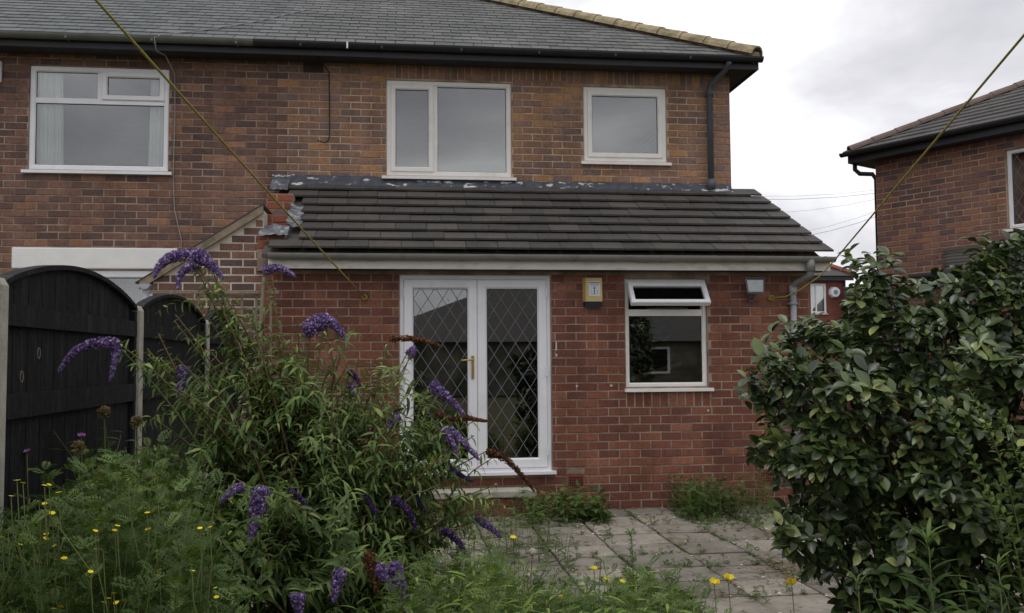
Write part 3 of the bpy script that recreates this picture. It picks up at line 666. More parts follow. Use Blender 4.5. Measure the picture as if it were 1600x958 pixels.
# gutter, fascia, downpipe
mb = MB(); mb.box(-1.30, -.235, 2.505, 4.60, -.212, 2.66); mb.build('fascia', M['fascia'], ext)
mb = MB(); mb.box(-1.30, -.211, 2.507, 4.585, -.012, 2.522); mb.build('soffit', M['soffit'], ext)
gut = halfgutter(-1.29, 4.62, -.295, 2.645, .056, M['gutter'], ext)
for px in (457, 531, 628, 721, 811, 900, 990, 1077, 1166, 1258, 1290):
    x = at(px, 405, -.35)[0]; mb = MB()
    pr_ = [(math.cos(a)*.063, math.sin(a)*.063) for a in np.linspace(math.pi, 2*math.pi, 9)]+[(math.cos(a)*.0565, math.sin(a)*.0565) for a in np.linspace(2*math.pi, math.pi, 9)]
    mb.prism(None, [(x-.014, -.295+a, 2.648+b) for a, b in pr_], [(x+.014, -.295+a, 2.648+b) for a, b in pr_]); mb.build('bracket', M['gutter'], gut)
x = at(1043, 405, -.35)[0]; mb = MB(); pr_ = [(math.cos(a)*.066, math.sin(a)*.066) for a in np.linspace(math.pi, 2*math.pi, 9)]+[(math.cos(a)*.0565, math.sin(a)*.0565) for a in np.linspace(2*math.pi, math.pi, 9)]
mb.prism(None, [(x-.06, -.295+a, 2.649+b) for a, b in pr_], [(x+.06, -.295+a, 2.649+b) for a, b in pr_]); mb.build('gutter_joint', M['gutter'], gut)
mb = MB(); mb.tube([(4.345, -.295, 2.62), (4.345, -.295, 2.49)], .05, 12); mb.tube([(4.345, -.295, 2.53), (4.345, -.29, 2.455), (4.33, -.24, 2.43), (4.27, -.10, 2.385), (4.252, -.07, 2.36), (4.252, -.06, 2.28)], .036, 12)
mb.build('pipe_bend', M['gutter'], ext, True)
mb = MB(); mb.tube([(4.252, -.06, 2.34), (4.252, -.06, 0)], .033, 12); mb.tube([(4.252, -.06, 2.36), (4.252, -.06, 2.26)], .042, 12); mb.tube([(4.252, -.06, 2.18), (4.252, -.06, 2.15)], .04, 12)
mb.build('downpipe', M['pipe'], ext, True)
mb = MB()
for z in (2.165, 1.2): mb.box(4.2, -.075, z-.015, 4.304, -.01, z+.015)
mb.build('pipe_clip', M['gutter'], ext)
# blocked round vent opening
mb = MB(); c = (-.711, -.011, 1.93)
rim = [(c[0]+.135*math.cos(a), -.006, c[2]+.135*math.sin(a)) for a in np.linspace(0, 2*math.pi, 25)[:-1]]; rim2 = [(c[0]+.135*math.cos(a), -.016, c[2]+.135*math.sin(a)) for a in np.linspace(0, 2*math.pi, 25)[:-1]]
mb.prism(None, rim2, rim); mb.build('blocked_vent', plain('rough_brown_infill', ld(116, 84, 70), .95, .35, 14, .1, .7, 50), ext)

# ------------------------------------------------------------------ things on the extension wall
a0 = thing('alarm_box', (2.035, -.015, 2.14), 'yellowed cream alarm box with blue base on the wall by the kitchen window', 'alarm box')
mb = MB(); mb.hexa([(1.935, -.012, 2.19), (2.14, -.012, 2.19), (2.14, -.006, 2.19), (1.935, -.006, 2.19), (1.935, -.012, 2.44), (2.14, -.012, 2.44), (2.14, -.006, 2.44), (1.935, -.006, 2.44)])
mb.hexa([(1.955, -.075, 2.185), (2.132, -.075, 2.185), (2.14, -.0125, 2.185), (1.937, -.0125, 2.185), (1.955, -.07, 2.435), (2.132, -.07, 2.435), (2.14, -.0125, 2.44), (1.937, -.0125, 2.44)])
o = mb.build('cover', M['cream_box'], a0)
mb = MB(); mb.hexa([(1.95, -.07, 2.13), (2.13, -.07, 2.13), (2.138, -.0125, 2.13), (1.94, -.0125, 2.13), (1.953, -.077, 2.183), (2.134, -.077, 2.183), (2.14, -.0125, 2.183), (1.937, -.0125, 2.183)]); mb.build('base', M['navy'], a0)
mb = MB(); mb.hexa([(1.985, -.0785, 2.24), (2.11, -.0785, 2.24), (2.11, -.072, 2.24), (1.985, -.072, 2.24), (1.985, -.0745, 2.4), (2.11, -.0745, 2.4), (2.11, -.07, 2.4), (1.985, -.07, 2.4)]); lb = mb.build('label_plate', M['label'], a0)
mb = MB()
def lab(x0, x1, z0, z1):
    y = lambda z: -.0785+(z-2.24)*.025-.0006
    mb.hexa([(x0, y(z0), z0), (x1, y(z0), z0), (x1, -.074, z0), (x0, -.074, z0), (x0, y(z1), z1), (x1, y(z1), z1), (x1, -.073, z1), (x0, -.073, z1)])
for i, x in enumerate(np.arange(1.992, 2.10, .0115)): lab(x, x+.008, 2.378, 2.39)
for x in np.arange(2.0, 2.095, .011): lab(x, x+.007, 2.362, 2.368)
for x in np.arange(2.01, 2.085, .012): lab(x, x+.007, 2.345, 2.35)
lab(2.038, 2.056, 2.315, 2.335); lab(2.042, 2.052, 2.27, 2.308); lab(2.034, 2.06, 2.26, 2.266)
for x in (2.015, 2.078):
    for z in (2.262, 2.28, 2.298): lab(x, x+.006, z, z+.008)
mb.build('print', M['ink'], lb)
f0 = thing('floodlight', (3.78, -.01, 2.2), 'small grey halogen floodlight high on the wall right of the kitchen window', 'floodlight')
mb = MB(); x0, x1, zb, zt = 3.675, 3.885, 2.265, 2.43
mb.hexa([(x0+.02, -.16, zb), (x1-.0, -.16, zb), (x1-.04, -.06, zb+.05), (x0+.05, -.06, zb+.05), (x0, -.15, zt), (x1+.01, -.15, zt), (x1-.04, -.07, zt-.03), (x0+.05, -.07, zt-.03)]); mb.build('housing', M['pipe_dark'], f0)
mb = MB(); mb.hexa([(x0+.035, -.1625, zb+.02), (x1-.015, -.1625, zb+.02), (x1-.015, -.16, zb+.02), (x0+.035, -.16, zb+.02), (x0+.02, -.155, zt-.02), (x1-.008, -.155, zt-.02), (x1-.008, -.152, zt-.02), (x0+.02, -.152, zt-.02)]); mb.build('lens', plain('lamp_glass', ld(176, 182, 182), .15, .15, 14, .6), f0)
mb = MB(); mb.hexa([(x0-.005, -.17, zt+.003), (x1+.015, -.17, zt+.003), (x1-.03, -.06, zt-.02), (x0+.04, -.06, zt-.02), (x0-.005, -.17, zt+.01), (x1+.015, -.17, zt+.01), (x1-.03, -.06, zt-.01), (x0+.04, -.06, zt-.01)]); mb.build('visor', M['pipe_dark'], f0)
mb = MB(); mb.tube([(3.79, -.11, 2.3), (3.79, -.1, 2.235), (3.79, -.045, 2.215), (3.79, -.01, 2.215)], .012, 8); mb.box(3.76, -.03, 2.185, 3.82, -.0125, 2.245); mb.build('arm', M['pipe_dark'], f0)
st = thing('door_step', (.7, -.15, 0), 'weathered concrete doorstep on a red brick base below the french doors', 'step')
mb = MB(); mb.box(.0, -.30, .185, 1.38, -.012, .255); o = mb.build('tread', M['concrete'], st); bv = o.modifiers.new('b', 'BEVEL'); bv.width = .012; bv.segments = 2
mb = MB(); mb.box(.045, -.262, -.05, 1.335, -.012, .183); sb = mb.build('base', M['mortar'], st)
protos = brick_proto('brick', EBH-.01, .03, M['brick_ext'], 6)
for k in range(2):
    for i in range(6):
        mobj('brick', protos[random.randrange(6)], sb, Matrix.Translation((.06+.1+i*.213+(.02 if k else 0), -.272, .05+k*EBH)) @ Matrix.Diagonal((.2, 1, 1, 1)))
# cement splash on the wall
mb = MB()
for a, b, c_, d in ((868, 534, 2.2, 14), (868, 553, 3, 4), (700, 466, 3, 3), (900, 602, 3, 3), (953, 601, 4, 3), (1105, 640, 3, 3)):
    p = at(a, b, -.014); mb.box(p[0], -.0145, p[2]-d/150, p[0]+c_/150, -.0125, p[2])
mb.build('plaster_splash', M['flake'], ext)

# ------------------------------------------------------------------ outhouse of the adjoining property, trellis, fence
oh = thing('brick_outhouse', (-1.9, .5, 0), 'small brick lean-to outhouse with sloping timber verge beside the extension', 'outhouse')
OX0, OX1, OY = -2.47, -1.385, .03
topf = lambda x: 3.13+.655*(x+1.385)
mb = MB(); mb.prism(None, [(OX0, OY, 0), (OX1, OY, 0), (OX1, OY, topf(OX1)), (OX0, OY, topf(OX0))], [(OX0, D-.02, 0), (OX1, D-.02, 0), (OX1, D-.02, topf(OX1)), (OX0, D-.02, topf(OX0))])
ow_ = mb.build('wall', M['mortar_white'], oh)
brickwork(ow_, (OX0, OY), 0, OX1-OX0, .1, 3.12, [], BL, BH, M['brick_adj'], 300, lambda x, y: y < 560, top=lambda u: topf(OX0+u)-.02, off=.05, joint=.014, proud=.004)
mb = MB(); mb.hexa([(OX0-.12, OY-.05, topf(OX0-.12)-.035), (OX1, OY-.05, topf(OX1)-.035), (OX1, OY-.02, topf(OX1)-.035), (OX0-.12, OY-.02, topf(OX0-.12)-.035), (OX0-.12, OY-.05, topf(OX0-.12)+.05), (OX1, OY-.05, topf(OX1)+.05), (OX1, OY-.02, topf(OX1)+.05), (OX0-.12, OY-.02, topf(OX0-.12)+.05)])
mb.build('verge_board', M['timber'], oh)
mb = MB(); mb.hexa([(OX0-.16, OY-.055, topf(OX0-.16)+.052), (OX1, OY-.055, topf(OX1)+.052), (OX1, D-.02, topf(OX1)+.052), (OX0-.16, D-.02, topf(OX0-.16)+.052), (OX0-.16, OY-.055, topf(OX0-.16)+.064), (OX1, OY-.055, topf(OX1)+.064), (OX1, D-.02, topf(OX1)+.064), (OX0-.16, D-.02, topf(OX0-.16)+.064)])
mb.build('roof', M['tile'], oh)
mb = MB(); pr_ = [(math.cos(a)*.055, math.sin(a)*.055) for a in np.linspace(math.pi, 2*math.pi, 11)]
gx, gz = -2.53, 2.36
mb.prism(None, [(gx+a, OY-.09, gz+b) for a, b in pr_], [(gx+a, D-.02, gz+b) for a, b in pr_]); mb.build('gutter', M['pipe'], oh)
mb = MB(); mb.tube([(gx, OY-.03, gz-.04), (gx, OY-.03, 0)], .034, 10); mb.build('downpipe', M['pipe'], oh, True)
tr = thing('trellis', (-1.85, -.15, 0), 'weathered timber trellis with pale post in front of the outhouse wall', 'trellis')
mb = MB(); mb.box(-2.46, -.17, 2.255, -1.2, -.13, 2.285); mb.build('rail', M['timber'], tr)
mb = MB(); mb.box(-2.46, -.165, 1.75, -1.3, -.135, 1.775); mb.build('rail', M['timber'], tr)
for x in np.arange(-2.42, -1.28, .142): mb = MB(); mb.box(x-.012, -.129, .6, x+.012, -.115, 2.25); mb.build('slat', M['timber'], tr)
mb = MB(); mb.tube([(-1.345, -.2, 2.42), (-1.362, -.2, 2.1), (-1.375, -.2, 1.7), (-1.38, -.2, -.1)], [.018, .02, .022, .024], 8); mb.build('post', M['timber'], tr)

fe = thing('garden_fence', (-1.53, -3.8, 0), 'black stained arched timber panels between pale concrete posts', 'fence')
FX = -1.575; FYs = [-7.67, -5.74, -3.81, -1.88, -.35]
for y in FYs:
    mb = MB(); zt = 1.915; h = .043
    lo = [(FX-h, y-h, -.3), (FX+h, y-h, -.3), (FX+h, y+h, -.3), (FX-h, y+h, -.3)]; md = [(a, b, zt-.03) for a, b, _ in lo]; tp = [(FX+(a-FX)*.7, y+(b-y)*.7, zt) for a, b, _ in lo]
    mb.prism(None, lo, md); mb.prism(None, [(a, b, zt-.0299) for a, b, _ in lo], tp); o = mb.build('concrete_post', M['concrete'], fe)
for i in range(len(FYs)-1):
    y0, y1 = FYs[i]+.045, FYs[i+1]-.045; n = max(6, round((y1-y0)/.15)); ar = .14
    arch = lambda y: 1.885+ar*abs(math.sin(math.pi*(y-y0)/(y1-y0)))**.8 if y0 < y < y1 else 1.885
    pan = MB()
    for z, hh in ((1.775, .045), (1.40, .05), (.75, .05), (.2, .05)): pan.box(FX+.0, y0, z-hh, FX+.03, y1, z+hh)
    pan.box(FX, y0+.0, .05, FX+.028, y0+.04, 1.88); pan.box(FX, y1-.04, .05, FX+.028, y1, 1.88)
    po = pan.build('fence_panel', M['fence'], fe)
    for k in range(n):
        a, b = y0+(y1-y0)*k/n, y0+(y1-y0)*(k+1)/n; mb = MB(); dx = random.uniform(-.004, .004)
        mb.hexa([(FX-.022+dx, a+.001, .08), (FX-.002, a+.001, .08), (FX-.002, b+.006, .08), (FX-.016+dx, b+.006, .08), (FX-.022+dx, a+.001, arch(a)), (FX-.002, a+.001, arch(a)), (FX-.002, b+.006, arch(b)), (FX-.016+dx, b+.006, arch(b))]); mb.build('board', M['fence'], po)
    mb = MB(); ys = np.linspace(y0, y1, 25)
    for k in range(24):
        a, b = ys[k], ys[k+1]; za, zb = arch(a)+.001, arch(b)+.001
        mb.hexa([(FX-.03, a, za), (FX+.03, a, za), (FX+.03, b, zb), (FX-.03, b, zb), (FX-.03, a, za+.022), (FX+.03, a, za+.022), (FX+.03, b, zb+.022), (FX-.03, b, zb+.022)])
    mb.build('capping', M['fence'], po)
    mb = MB(); mb.box(FX-.025, y0, -.1, FX+.025, y1, .075); mb.build('gravel_board', M['concrete'], fe)
# knots in the timber
for (y, z) in ((-5.26, 1.62), (-5.44, 1.52)):
    mb = MB(); mb.tube([(FX-.0015, y+.016*math.cos(a), z+.024*math.sin(a)) for a in np.linspace(0, 2*math.pi, 14)], .003, 6, caps=False); mb.build('knot', M['timber'], fe)

# ------------------------------------------------------------------ washing lines
def rope(path, label, hook):
    mb = MB(); mb.tube(path, .0075, 8); o = tag(mb.build('washing_line', M['rope'], None, True), label, 'washing line', 'washing lines')
    mb = MB(); mb.tube([(hook[0], hook[1]+.01, hook[2]), (hook[0], hook[1]-.04, hook[2]), (hook[0], hook[1]-.05, hook[2]+.02)], .008, 6); mb.tube([(hook[0], hook[1]-.012, hook[2]), (hook[0], hook[1]-.006, hook[2])], .03, 10); mb.build('hook', M['brass'], o)
    mb = MB(); mb.tube([(hook[0]+.022*math.cos(a), hook[1]-.05, hook[2]+.022*math.sin(a)) for a in np.linspace(0, 6.28, 12)], .008, 6, caps=False); mb.build('knot', M['rope'], o)
h1 = (-.354, -.012, 2.228); p1 = Vector(at(150, 0, -4.84)); v = p1-Vector((h1[0], -.06, h1[2]))
rope([tuple(Vector((h1[0], -.06, h1[2]))+v*t-Vector((0, 0, .05*4*t*(1-t)*.25 if t < 1 else 0))) for t in (0, .15, .3, .5, .7, .85, 1, 1.4, 2.1)], 'yellow washing line tied to the wall left of the french doors', h1)
h2 = (4.012, -.012, 2.226); p2 = Vector(at(1302, 409, -.42)); p3 = Vector(at(1600, 55, -5.0)); v = p3-p2
rope([(h2[0], -.06, h2[2]), (4.14, -.13, 2.235), (4.26, -.2, 2.30), (4.42, -.33, 2.43), tuple(p2)]+[tuple(p2+v*t) for t in (.02, .2, .5, .8, 1, 1.5, 2.0)], 'yellow washing line over the gutter end at the right of the extension', h2)

# ------------------------------------------------------------------ the neighbouring house on the right
NA = R_(29.4); NU = Vector((math.sin(NA), -math.cos(NA), 0)); NV = Vector((math.cos(NA), math.sin(NA), 0)); NC = Vector((7.11, 3.34, 0)); ang = math.atan2(NU.y, NU.x)
nh = thing('brick_house', tuple(NC+NU*4+NV*3.5), 'brown brick house set at an angle behind the glossy shrub on the right', 'house')
NW = 8.0; nw = (1.90, 3.27, 3.4, 4.33)
mb = MB(); panel(mb, NC, ang, NW, 0, 4.75, [nw], .24); ww = mb.build('wall', M['mortar_dark'], nh)
brickwork(ww, NC, ang, 4.2, .3, 4.6, [nw], BL, BH, M['brick_neigh'], 300, lambda x, y: x > 1360 and y < 440, joint=.012, proud=.0045)
def nb(mb, u0, v0, z0, u1, v1, z1):
    mb.hexa([tuple(NC+NU*u+NV*v+Vector((0, 0, z))) for z in (z0, z1) for u, v in ((u0, v0), (u1, v0), (u1, v1), (u0, v1))])
mb = MB(); nb(mb, 0, .242, 0, .24, 7, 4.7); nb(mb, NW-.24, .242, 0, NW, 7, 4.7); nb(mb, 0, 7.002, 0, NW, 7.2, 4.7); mb.build('side_wall', M['brick_flank'], nh)
mb = MB(); nb(mb, .242, .3, 2.5, NW-.242, 6.9, 2.7); nb(mb, .242, .3, 4.5, NW-.242, 6.9, 4.6); mb.build('inner_shell', M['interior'], nh)
FN = Frame(NC, ang); on = window(nh, FN, *nw, [(0, 0, .5, 1, False), (.5, 0, 1, 1, False)], M['upvc'], fw=.055, y=.04, label='white leaded window with maroon curtains')
lattice(FN, nw[0]+.055, nw[1]+.055, nw[0]+.75, nw[3]-.055, .07, on, .13, .2, .008)
mb = MB(); nb(mb, nw[0]+.02, .16, nw[1], nw[0]+1.4, .18, nw[3]); mb.build('curtain', M['maroon'], on)
# roof with courses
OV = .30; TN = .5; ez = 4.66
hl = 3.6+OV
E00 = NC-NU*OV-NV*OV+Vector((0, 0, ez))
def rp(u, v, z): return tuple(NC+NU*u+NV*v+Vector((0, 0, z)))
mb = MB(); A = [rp(-OV, -OV, ez), rp(NW+OV, -OV, ez), rp(NW-3.6, 3.6, ez+TN*hl), rp(3.6, 3.6, ez+TN*hl), rp(-OV, 7.2+OV, ez), rp(NW+OV, 7.2+OV, ez)]
mb.poly([A[0], A[1], A[2], A[3]]); mb.poly([A[4], A[0], A[3]]); mb.poly([A[5], A[4], A[3], A[2]]); mb.poly([A[1], A[5], A[2]]); mb.poly([rp(-OV, -OV, ez-.04), rp(-OV, 7.2+OV, ez-.04), rp(NW+OV, 7.2+OV, ez-.04), rp(NW+OV, -OV, ez-.04)])
nr = mb.build('roof', M['tile_neigh'], nh)
mb = MB()
for k in range(18):
    v0 = -OV-.03+k*.2; v1 = v0+.22; z0 = ez+TN*(v0+OV)+.035; z1 = ez+TN*(v1+OV)+.012; n = int((NW+2*OV-2*(v0+OV))/.33)
    for i in range(n):
        ua = -OV+(v0+OV)+i*.33; ub = ua+.327; dz = random.uniform(-.004, .004)
        mb.hexa([rp(ua, v0, z0-.022+dz), rp(ub, v0, z0-.022+dz), rp(ub, v1, z1-.02), rp(ua, v1, z1-.02), rp(ua, v0, z0+dz), rp(ub, v0, z0+dz), rp(ub, v1, z1), rp(ua, v1, z1)], random.random())
tag(mb.build('tile_courses', M['tile_neigh'], nr), kind='stuff')
hd = (NU+NV+Vector((0, 0, TN))).normalized(); side = (NU-NV).normalized(); up = side.cross(hd).normalized(); up = up if up.z > 0 else -up
for i in range(14):
    p0 = E00+Vector((0, 0, .03))+hd*(.05+i*.36); mb = MB()
    ring = lambda p, rr: [tuple(p+side*math.cos(a)*rr+up*(math.sin(a)*rr*.75-.03)) for a in np.linspace(0, math.pi, 8)]
    r0, r1, r2, r3 = ring(p0, .125), ring(p0+hd*.375, .112), ring(p0+hd*.375, .09), ring(p0, .1)
    for a, b in ((r0, r1), (r1, r2), (r2, r3), (r3, r0)):
        for k in range(7): mb.poly([a[k], a[k+1], b[k+1], b[k]])
    mb.build('hip_tile', M['hip_brown'], nr)
mb = MB(); nb(mb, -OV+.02, -OV+.02, 4.50, NW+OV, -OV+.045, ez-.03); nb(mb, -OV+.02, -OV+.046, 4.50, -OV+.045, 7.4, ez-.03); mb.build('fascia', M['black_paint'], nh)
mb = MB(); nb(mb, -OV+.046, -OV+.046, 4.505, NW+OV, -.012, 4.52); nb(mb, -OV+.046, -.0115, 4.505, -.012, 7.3, 4.52); mb.build('soffit', M['soffit'], nh)
mb = MB(); pr_ = [(math.cos(a)*.055, math.sin(a)*.055) for a in np.linspace(math.pi, 2*math.pi, 9)]
mb.prism(None, [rp(-OV-.05, -OV-.045+a, ez-.01+b) for a, b in pr_], [rp(NW+OV, -OV-.045+a, ez-.01+b) for a, b in pr_]); mb.build('gutter', M['black_paint'], nh)
mb = MB(); mb.tube([rp(-.28, -.1, 4.6), rp(-.28, -.1, 4.43), rp(-.22, -.07, 4.36), rp(-.04, -.02, 4.33), rp(-.015, .035, 4.25), rp(-.015, .035, 0)], .034, 10); mb.build('downpipe', M['black_paint'], nh, True)
# its lean-to
nl = thing('lean_to', tuple(NC+NU*3-NV*.5), 'low tiled lean-to against the angled brick house, half hidden by the shrub', 'lean-to')
mb = MB(); nb(mb, 1.1, -.95, 0, 5, -.02, 2.45); mb.build('wall', M['brick_flank'], nl)
mb = MB()
for k in range(7):
    v0 = -1.15+k*.165; z0 = 2.66+(k*.165)*.36+.03; ust = .78+.1*(6-k)*.9
    mb.hexa([rp(ust+.3, v0, z0-.03), rp(5.2, v0, z0-.03), rp(5.2, min(v0+.19, -.012), z0+.03), rp(ust+.3, min(v0+.19, -.012), z0+.03), rp(ust+.3, v0, z0), rp(5.2, v0, z0), rp(5.2, min(v0+.19, -.012), z0+.05), rp(ust+.3, min(v0+.19, -.012), z0+.05)], random.random())
mb.build('roof', M['tile'], nl)
mb = MB(); mb.prism(None, [rp(1.2, -1.2+a, 2.65+b) for a, b in pr_], [rp(5.2, -1.2+a, 2.65+b) for a, b in pr_]); mb.build('gutter', M['pipe_dark'], nl)
mb = MB(); nb(mb, 1.25, -1.14, 2.47, 5.2, -1.12, 2.66); mb.build('fascia', M['black_paint'], nl)

# ------------------------------------------------------------------ far house, garage, side fence, wires
fh = thing('brick_house', (17, 29, 0), 'distant red brick house with bell box seen past the extension corner', 'house')
fops = [(16.40-12.5, 3.35, 17.05-12.5, 4.55)]
mb = MB(); panel(mb, (12.5, 25.6, 0), 0, 5.35, 0, 4.95, fops, .25); mb.box(12.5, 25.852, 0, 17.85, 33, 4.9); mb.build('wall', M['brick_far'], fh)
mb = MB(); mb.poly([(12.2, 25.25, 4.85), (18.15, 25.25, 4.85), (15.1, 29, 6.75), (15.0, 29, 6.75)]); mb.poly([(18.15, 25.25, 4.85), (18.15, 33.4, 4.85), (15.1, 29, 6.75)]); mb.poly([(18.15, 33.4, 4.85), (12.2, 33.4, 4.85), (15.0, 29, 6.75)]); mb.poly([(12.2, 33.4, 4.85), (12.2, 25.25, 4.85), (15.0, 29, 6.75)]); mb.poly([(12.2, 25.25, 4.82), (12.2, 33.4, 4.82), (18.15, 33.4, 4.82), (18.15, 25.25, 4.82)]); fr_ = mb.build('roof', M['tile_neigh'], fh)
mb = MB(); mb.tube([(18.15, 25.25, 4.92), (15.1, 29, 6.8)], .11, 6); mb.build('hip_tiles', plain('red_hip', ld(136, 84, 66), .8), fr_)
mb = MB(); mb.box(12.3, 25.3, 4.66, 18.1, 25.32, 4.84); mb.build('fascia', M['black_paint'], fh)
FF = Frame((12.5, 25.6, 0), 0); window(fh, FF, *fops[0], [(0, 0, .3, 1, False), (.3, 0, 1, 1, False)], M['upvc'], fw=.08, y=-.01)
mb = MB(); mb.box(16.5, 25.75, 3.4, 17.0, 25.78, 4.5); mb.build('curtain', M['curtain'], fh)
bb = thing('bell_box', (17.4, 25.5, 4.1), 'white hexagonal bell box on the distant red house', 'alarm box')
mb = MB(); c = (17.38, 4.2); hexr = lambda y, rr: [(c[0]+rr*math.cos(a), y, c[1]+rr*math.sin(a)) for a in np.linspace(0, 2*math.pi, 9)[:-1]+.39]
mb.prism(None, hexr(25.42, .2), hexr(25.59, .24)); mb.build('cover', M['upvc'], bb)
mb = MB(); mb.prism(None, hexr(25.412, .1), hexr(25.419, .1)); mb.build('badge', plain('blue_badge', ld(130, 150, 170)), bb)
mb = MB(); mb.tube([(17.8, 25.5, 4.7), (17.8, 25.5, 0)], .05, 8); mb.build('downpipe', M['black_paint'], fh)
ga = thing('garage', (18, 24.5, 0), 'low red garage with grey roof beside the distant house', 'garage')
mb = MB(); mb.box(16.6+1.1, 22.6, 0, 21.5, 25.1, 3.25); mb.build('wall', plain('red_door_paint', ld(128, 54, 48), .7, .15), ga)
mb = MB(); mb.hexa([(17.6, 22.4, 3.252), (21.7, 22.4, 3.252), (21.7, 25.2, 3.252), (17.6, 25.2, 3.252), (17.6, 22.4, 3.35), (21.7, 22.4, 3.35), (21.7, 25.2, 4.4), (17.6, 25.2, 4.4)]); mb.build('roof', M['tile_neigh'], ga)
sf = thing('garden_fence', (6.2, 1.5, 0), 'red brown timber fence behind the glossy shrub between the houses', 'fence')
p0, p1_ = Vector((4.9, 2.2, 0)), Vector((9.5, 1.0, 0)); n = 26; dv = (p1_-p0)/n; nrm = Vector((-dv.y, dv.x, 0)).normalized()
for i in range(n):
    a = p0+dv*i+dv*.02; b = p0+dv*(i+1)-dv*.02; mb = MB(); q = nrm*.02
    mb.hexa([tuple(a), tuple(b), tuple(b+q), tuple(a+q), tuple(a+Vector((0, 0, 1.75))), tuple(b+Vector((0, 0, 1.75))), tuple(b+q+Vector((0, 0, 1.75))), tuple(a+q+Vector((0, 0, 1.75)))]); mb.build('board', M['red_fence'], sf)
mb = MB(); mb.hexa([tuple(p0-nrm*.04+Vector((0, 0, 1.752))), tuple(p1_-nrm*.04+Vector((0, 0, 1.752))), tuple(p1_+nrm*.06+Vector((0, 0, 1.752))), tuple(p0+nrm*.06+Vector((0, 0, 1.752))), tuple(p0-nrm*.04+Vector((0, 0, 1.8))), tuple(p1_-nrm*.04+Vector((0, 0, 1.8))), tuple(p1_+nrm*.06+Vector((0, 0, 1.8))), tuple(p0+nrm*.06+Vector((0, 0, 1.8)))]); mb.build('capping', M['soffit'], sf)
for s, h in ((.30, 1.85), (.24, 1.6), (.45, 1.8), (.75, 1.8)):
    p = p0+(p1_-p0)*s-nrm*.06; mb = MB(); mb.box(p.x-.05, p.y-.05, 0, p.x+.05, p.y+.05, h); mb.build('post', M['timber'], sf)
for i, (a, b, lbl) in enumerate(((((1150, 306), (1400, 293)), 0, 'topmost of the thin telephone wires in the sky between the houses'), (((1150, 311), (1400, 298)), 0, 'second telephone wire in the sky, just under the topmost'), (((1190, 334), (1400, 304)), 0, 'third telephone wire down in the sky between the houses'), (((1230, 367), (1400, 318)), 0, 'fourth telephone wire down, steeply rising towards the angled house'), (((1240, 372), (1400, 326)), 0, 'lowest of the telephone wires between the houses'))):
    P, Q = Vector(at(*a[0], 18.5)), Vector(at(*a[1], 18.5)); v = Q-P; mb = MB()
    mb.tube([tuple(P+v*t-Vector((0, 0, .12*(1-(2*t-1)**2)))) for t in np.linspace(-1.2, 2.2, 14)], .004 if i in (0, 2, 3) else .006, 5); tag(mb.build('telephone_wire', M['wire_grey'] if i in (0, 2, 3) else M['pipe_dark'], None, True), lbl, 'wire', 'telephone wires')
# the bungalow at the end of the garden, behind the viewer: it shows only in the door glass
bu = thing('bungalow', (6, -34, 0), 'dark bungalow behind the garden, reflected in the french door glass', 'house')
mb = MB(); mb.box(-2, -40, 0, 24, -30.5, 2.4); mb.build('wall', plain('grey_render', ld(118, 114, 104), .9, .45, .9, .2, dirt_or_glint=ld(70, 78, 58), patchscale=.7, patchrange=(.42, .6)), bu)
for x in (10.5,): mb = MB(); mb.box(x, -30.49, .9, x+1.5, -30.44, 2.1); wb = mb.build('window', M['upvc'], bu); mb = MB(); mb.box(x+.12, -30.435, 1.0, x+1.38, -30.43, 2.0); mb.build('pane', M['dark'], wb)
mb = MB(); z0, z1 = 2.35, 5.3; A = [(-2.5, -30, z0), (24.5, -30, z0), (17, -35, z1), (5, -35, z1), (-2.5, -40.5, z0), (24.5, -40.5, z0)]
mb.poly([A[1], A[0], A[3], A[2]]); mb.poly([A[0], A[4], A[3]]); mb.poly([A[4], A[5], A[2], A[3]]); mb.poly([A[5], A[1], A[2]]); mb.build('roof', M['tile'], bu)
mb = MB(); mb.box(3.2, -35.3, 4.2, 4.1, -34.6, 6.0); mb.build('chimney', M['brick_flank'], bu)
#PLANTS
# ------------------------------------------------------------------ plants
def nrmz(a): return a/np.maximum(np.linalg.norm(a, axis=-1, keepdims=True), 1e-9)
def leaf_proto(wd, droop=.15, fold=.12, n=5, peak=.42, tipw=1.0, wave=0.):
    """A folded, curved blade of length 1 along +Y."""
    V, Fc = [], []
    ts = np.linspace(0, 1, n+1)
    for i, t in enumerate(ts):
        w = wd*.5*(math.sin(math.pi*t**(math.log(.5)/math.log(peak))))**.8 if 0 < t < 1 else 0
        y = t*(1-.25*droop*t); z = -droop*t*t+(wave*math.sin(t*9))
        if w == 0: V.append((0, y, z))
        else: V += [(-w, y, z+fold*w*2), (0, y, z), (w, y, z+fold*w*2)]
    Fc += [(0, 2, 1), (0, 3, 2)]
    for i in range(n-2):
        a = 1+3*i; Fc += [(a, a+1, a+4, a+3), (a+1, a+2, a+5, a+4)]
    a = 1+3*(n-2); Fc += [(a, a+1, a+3), (a+1, a+2, a+3)]
    return np.array(V), Fc
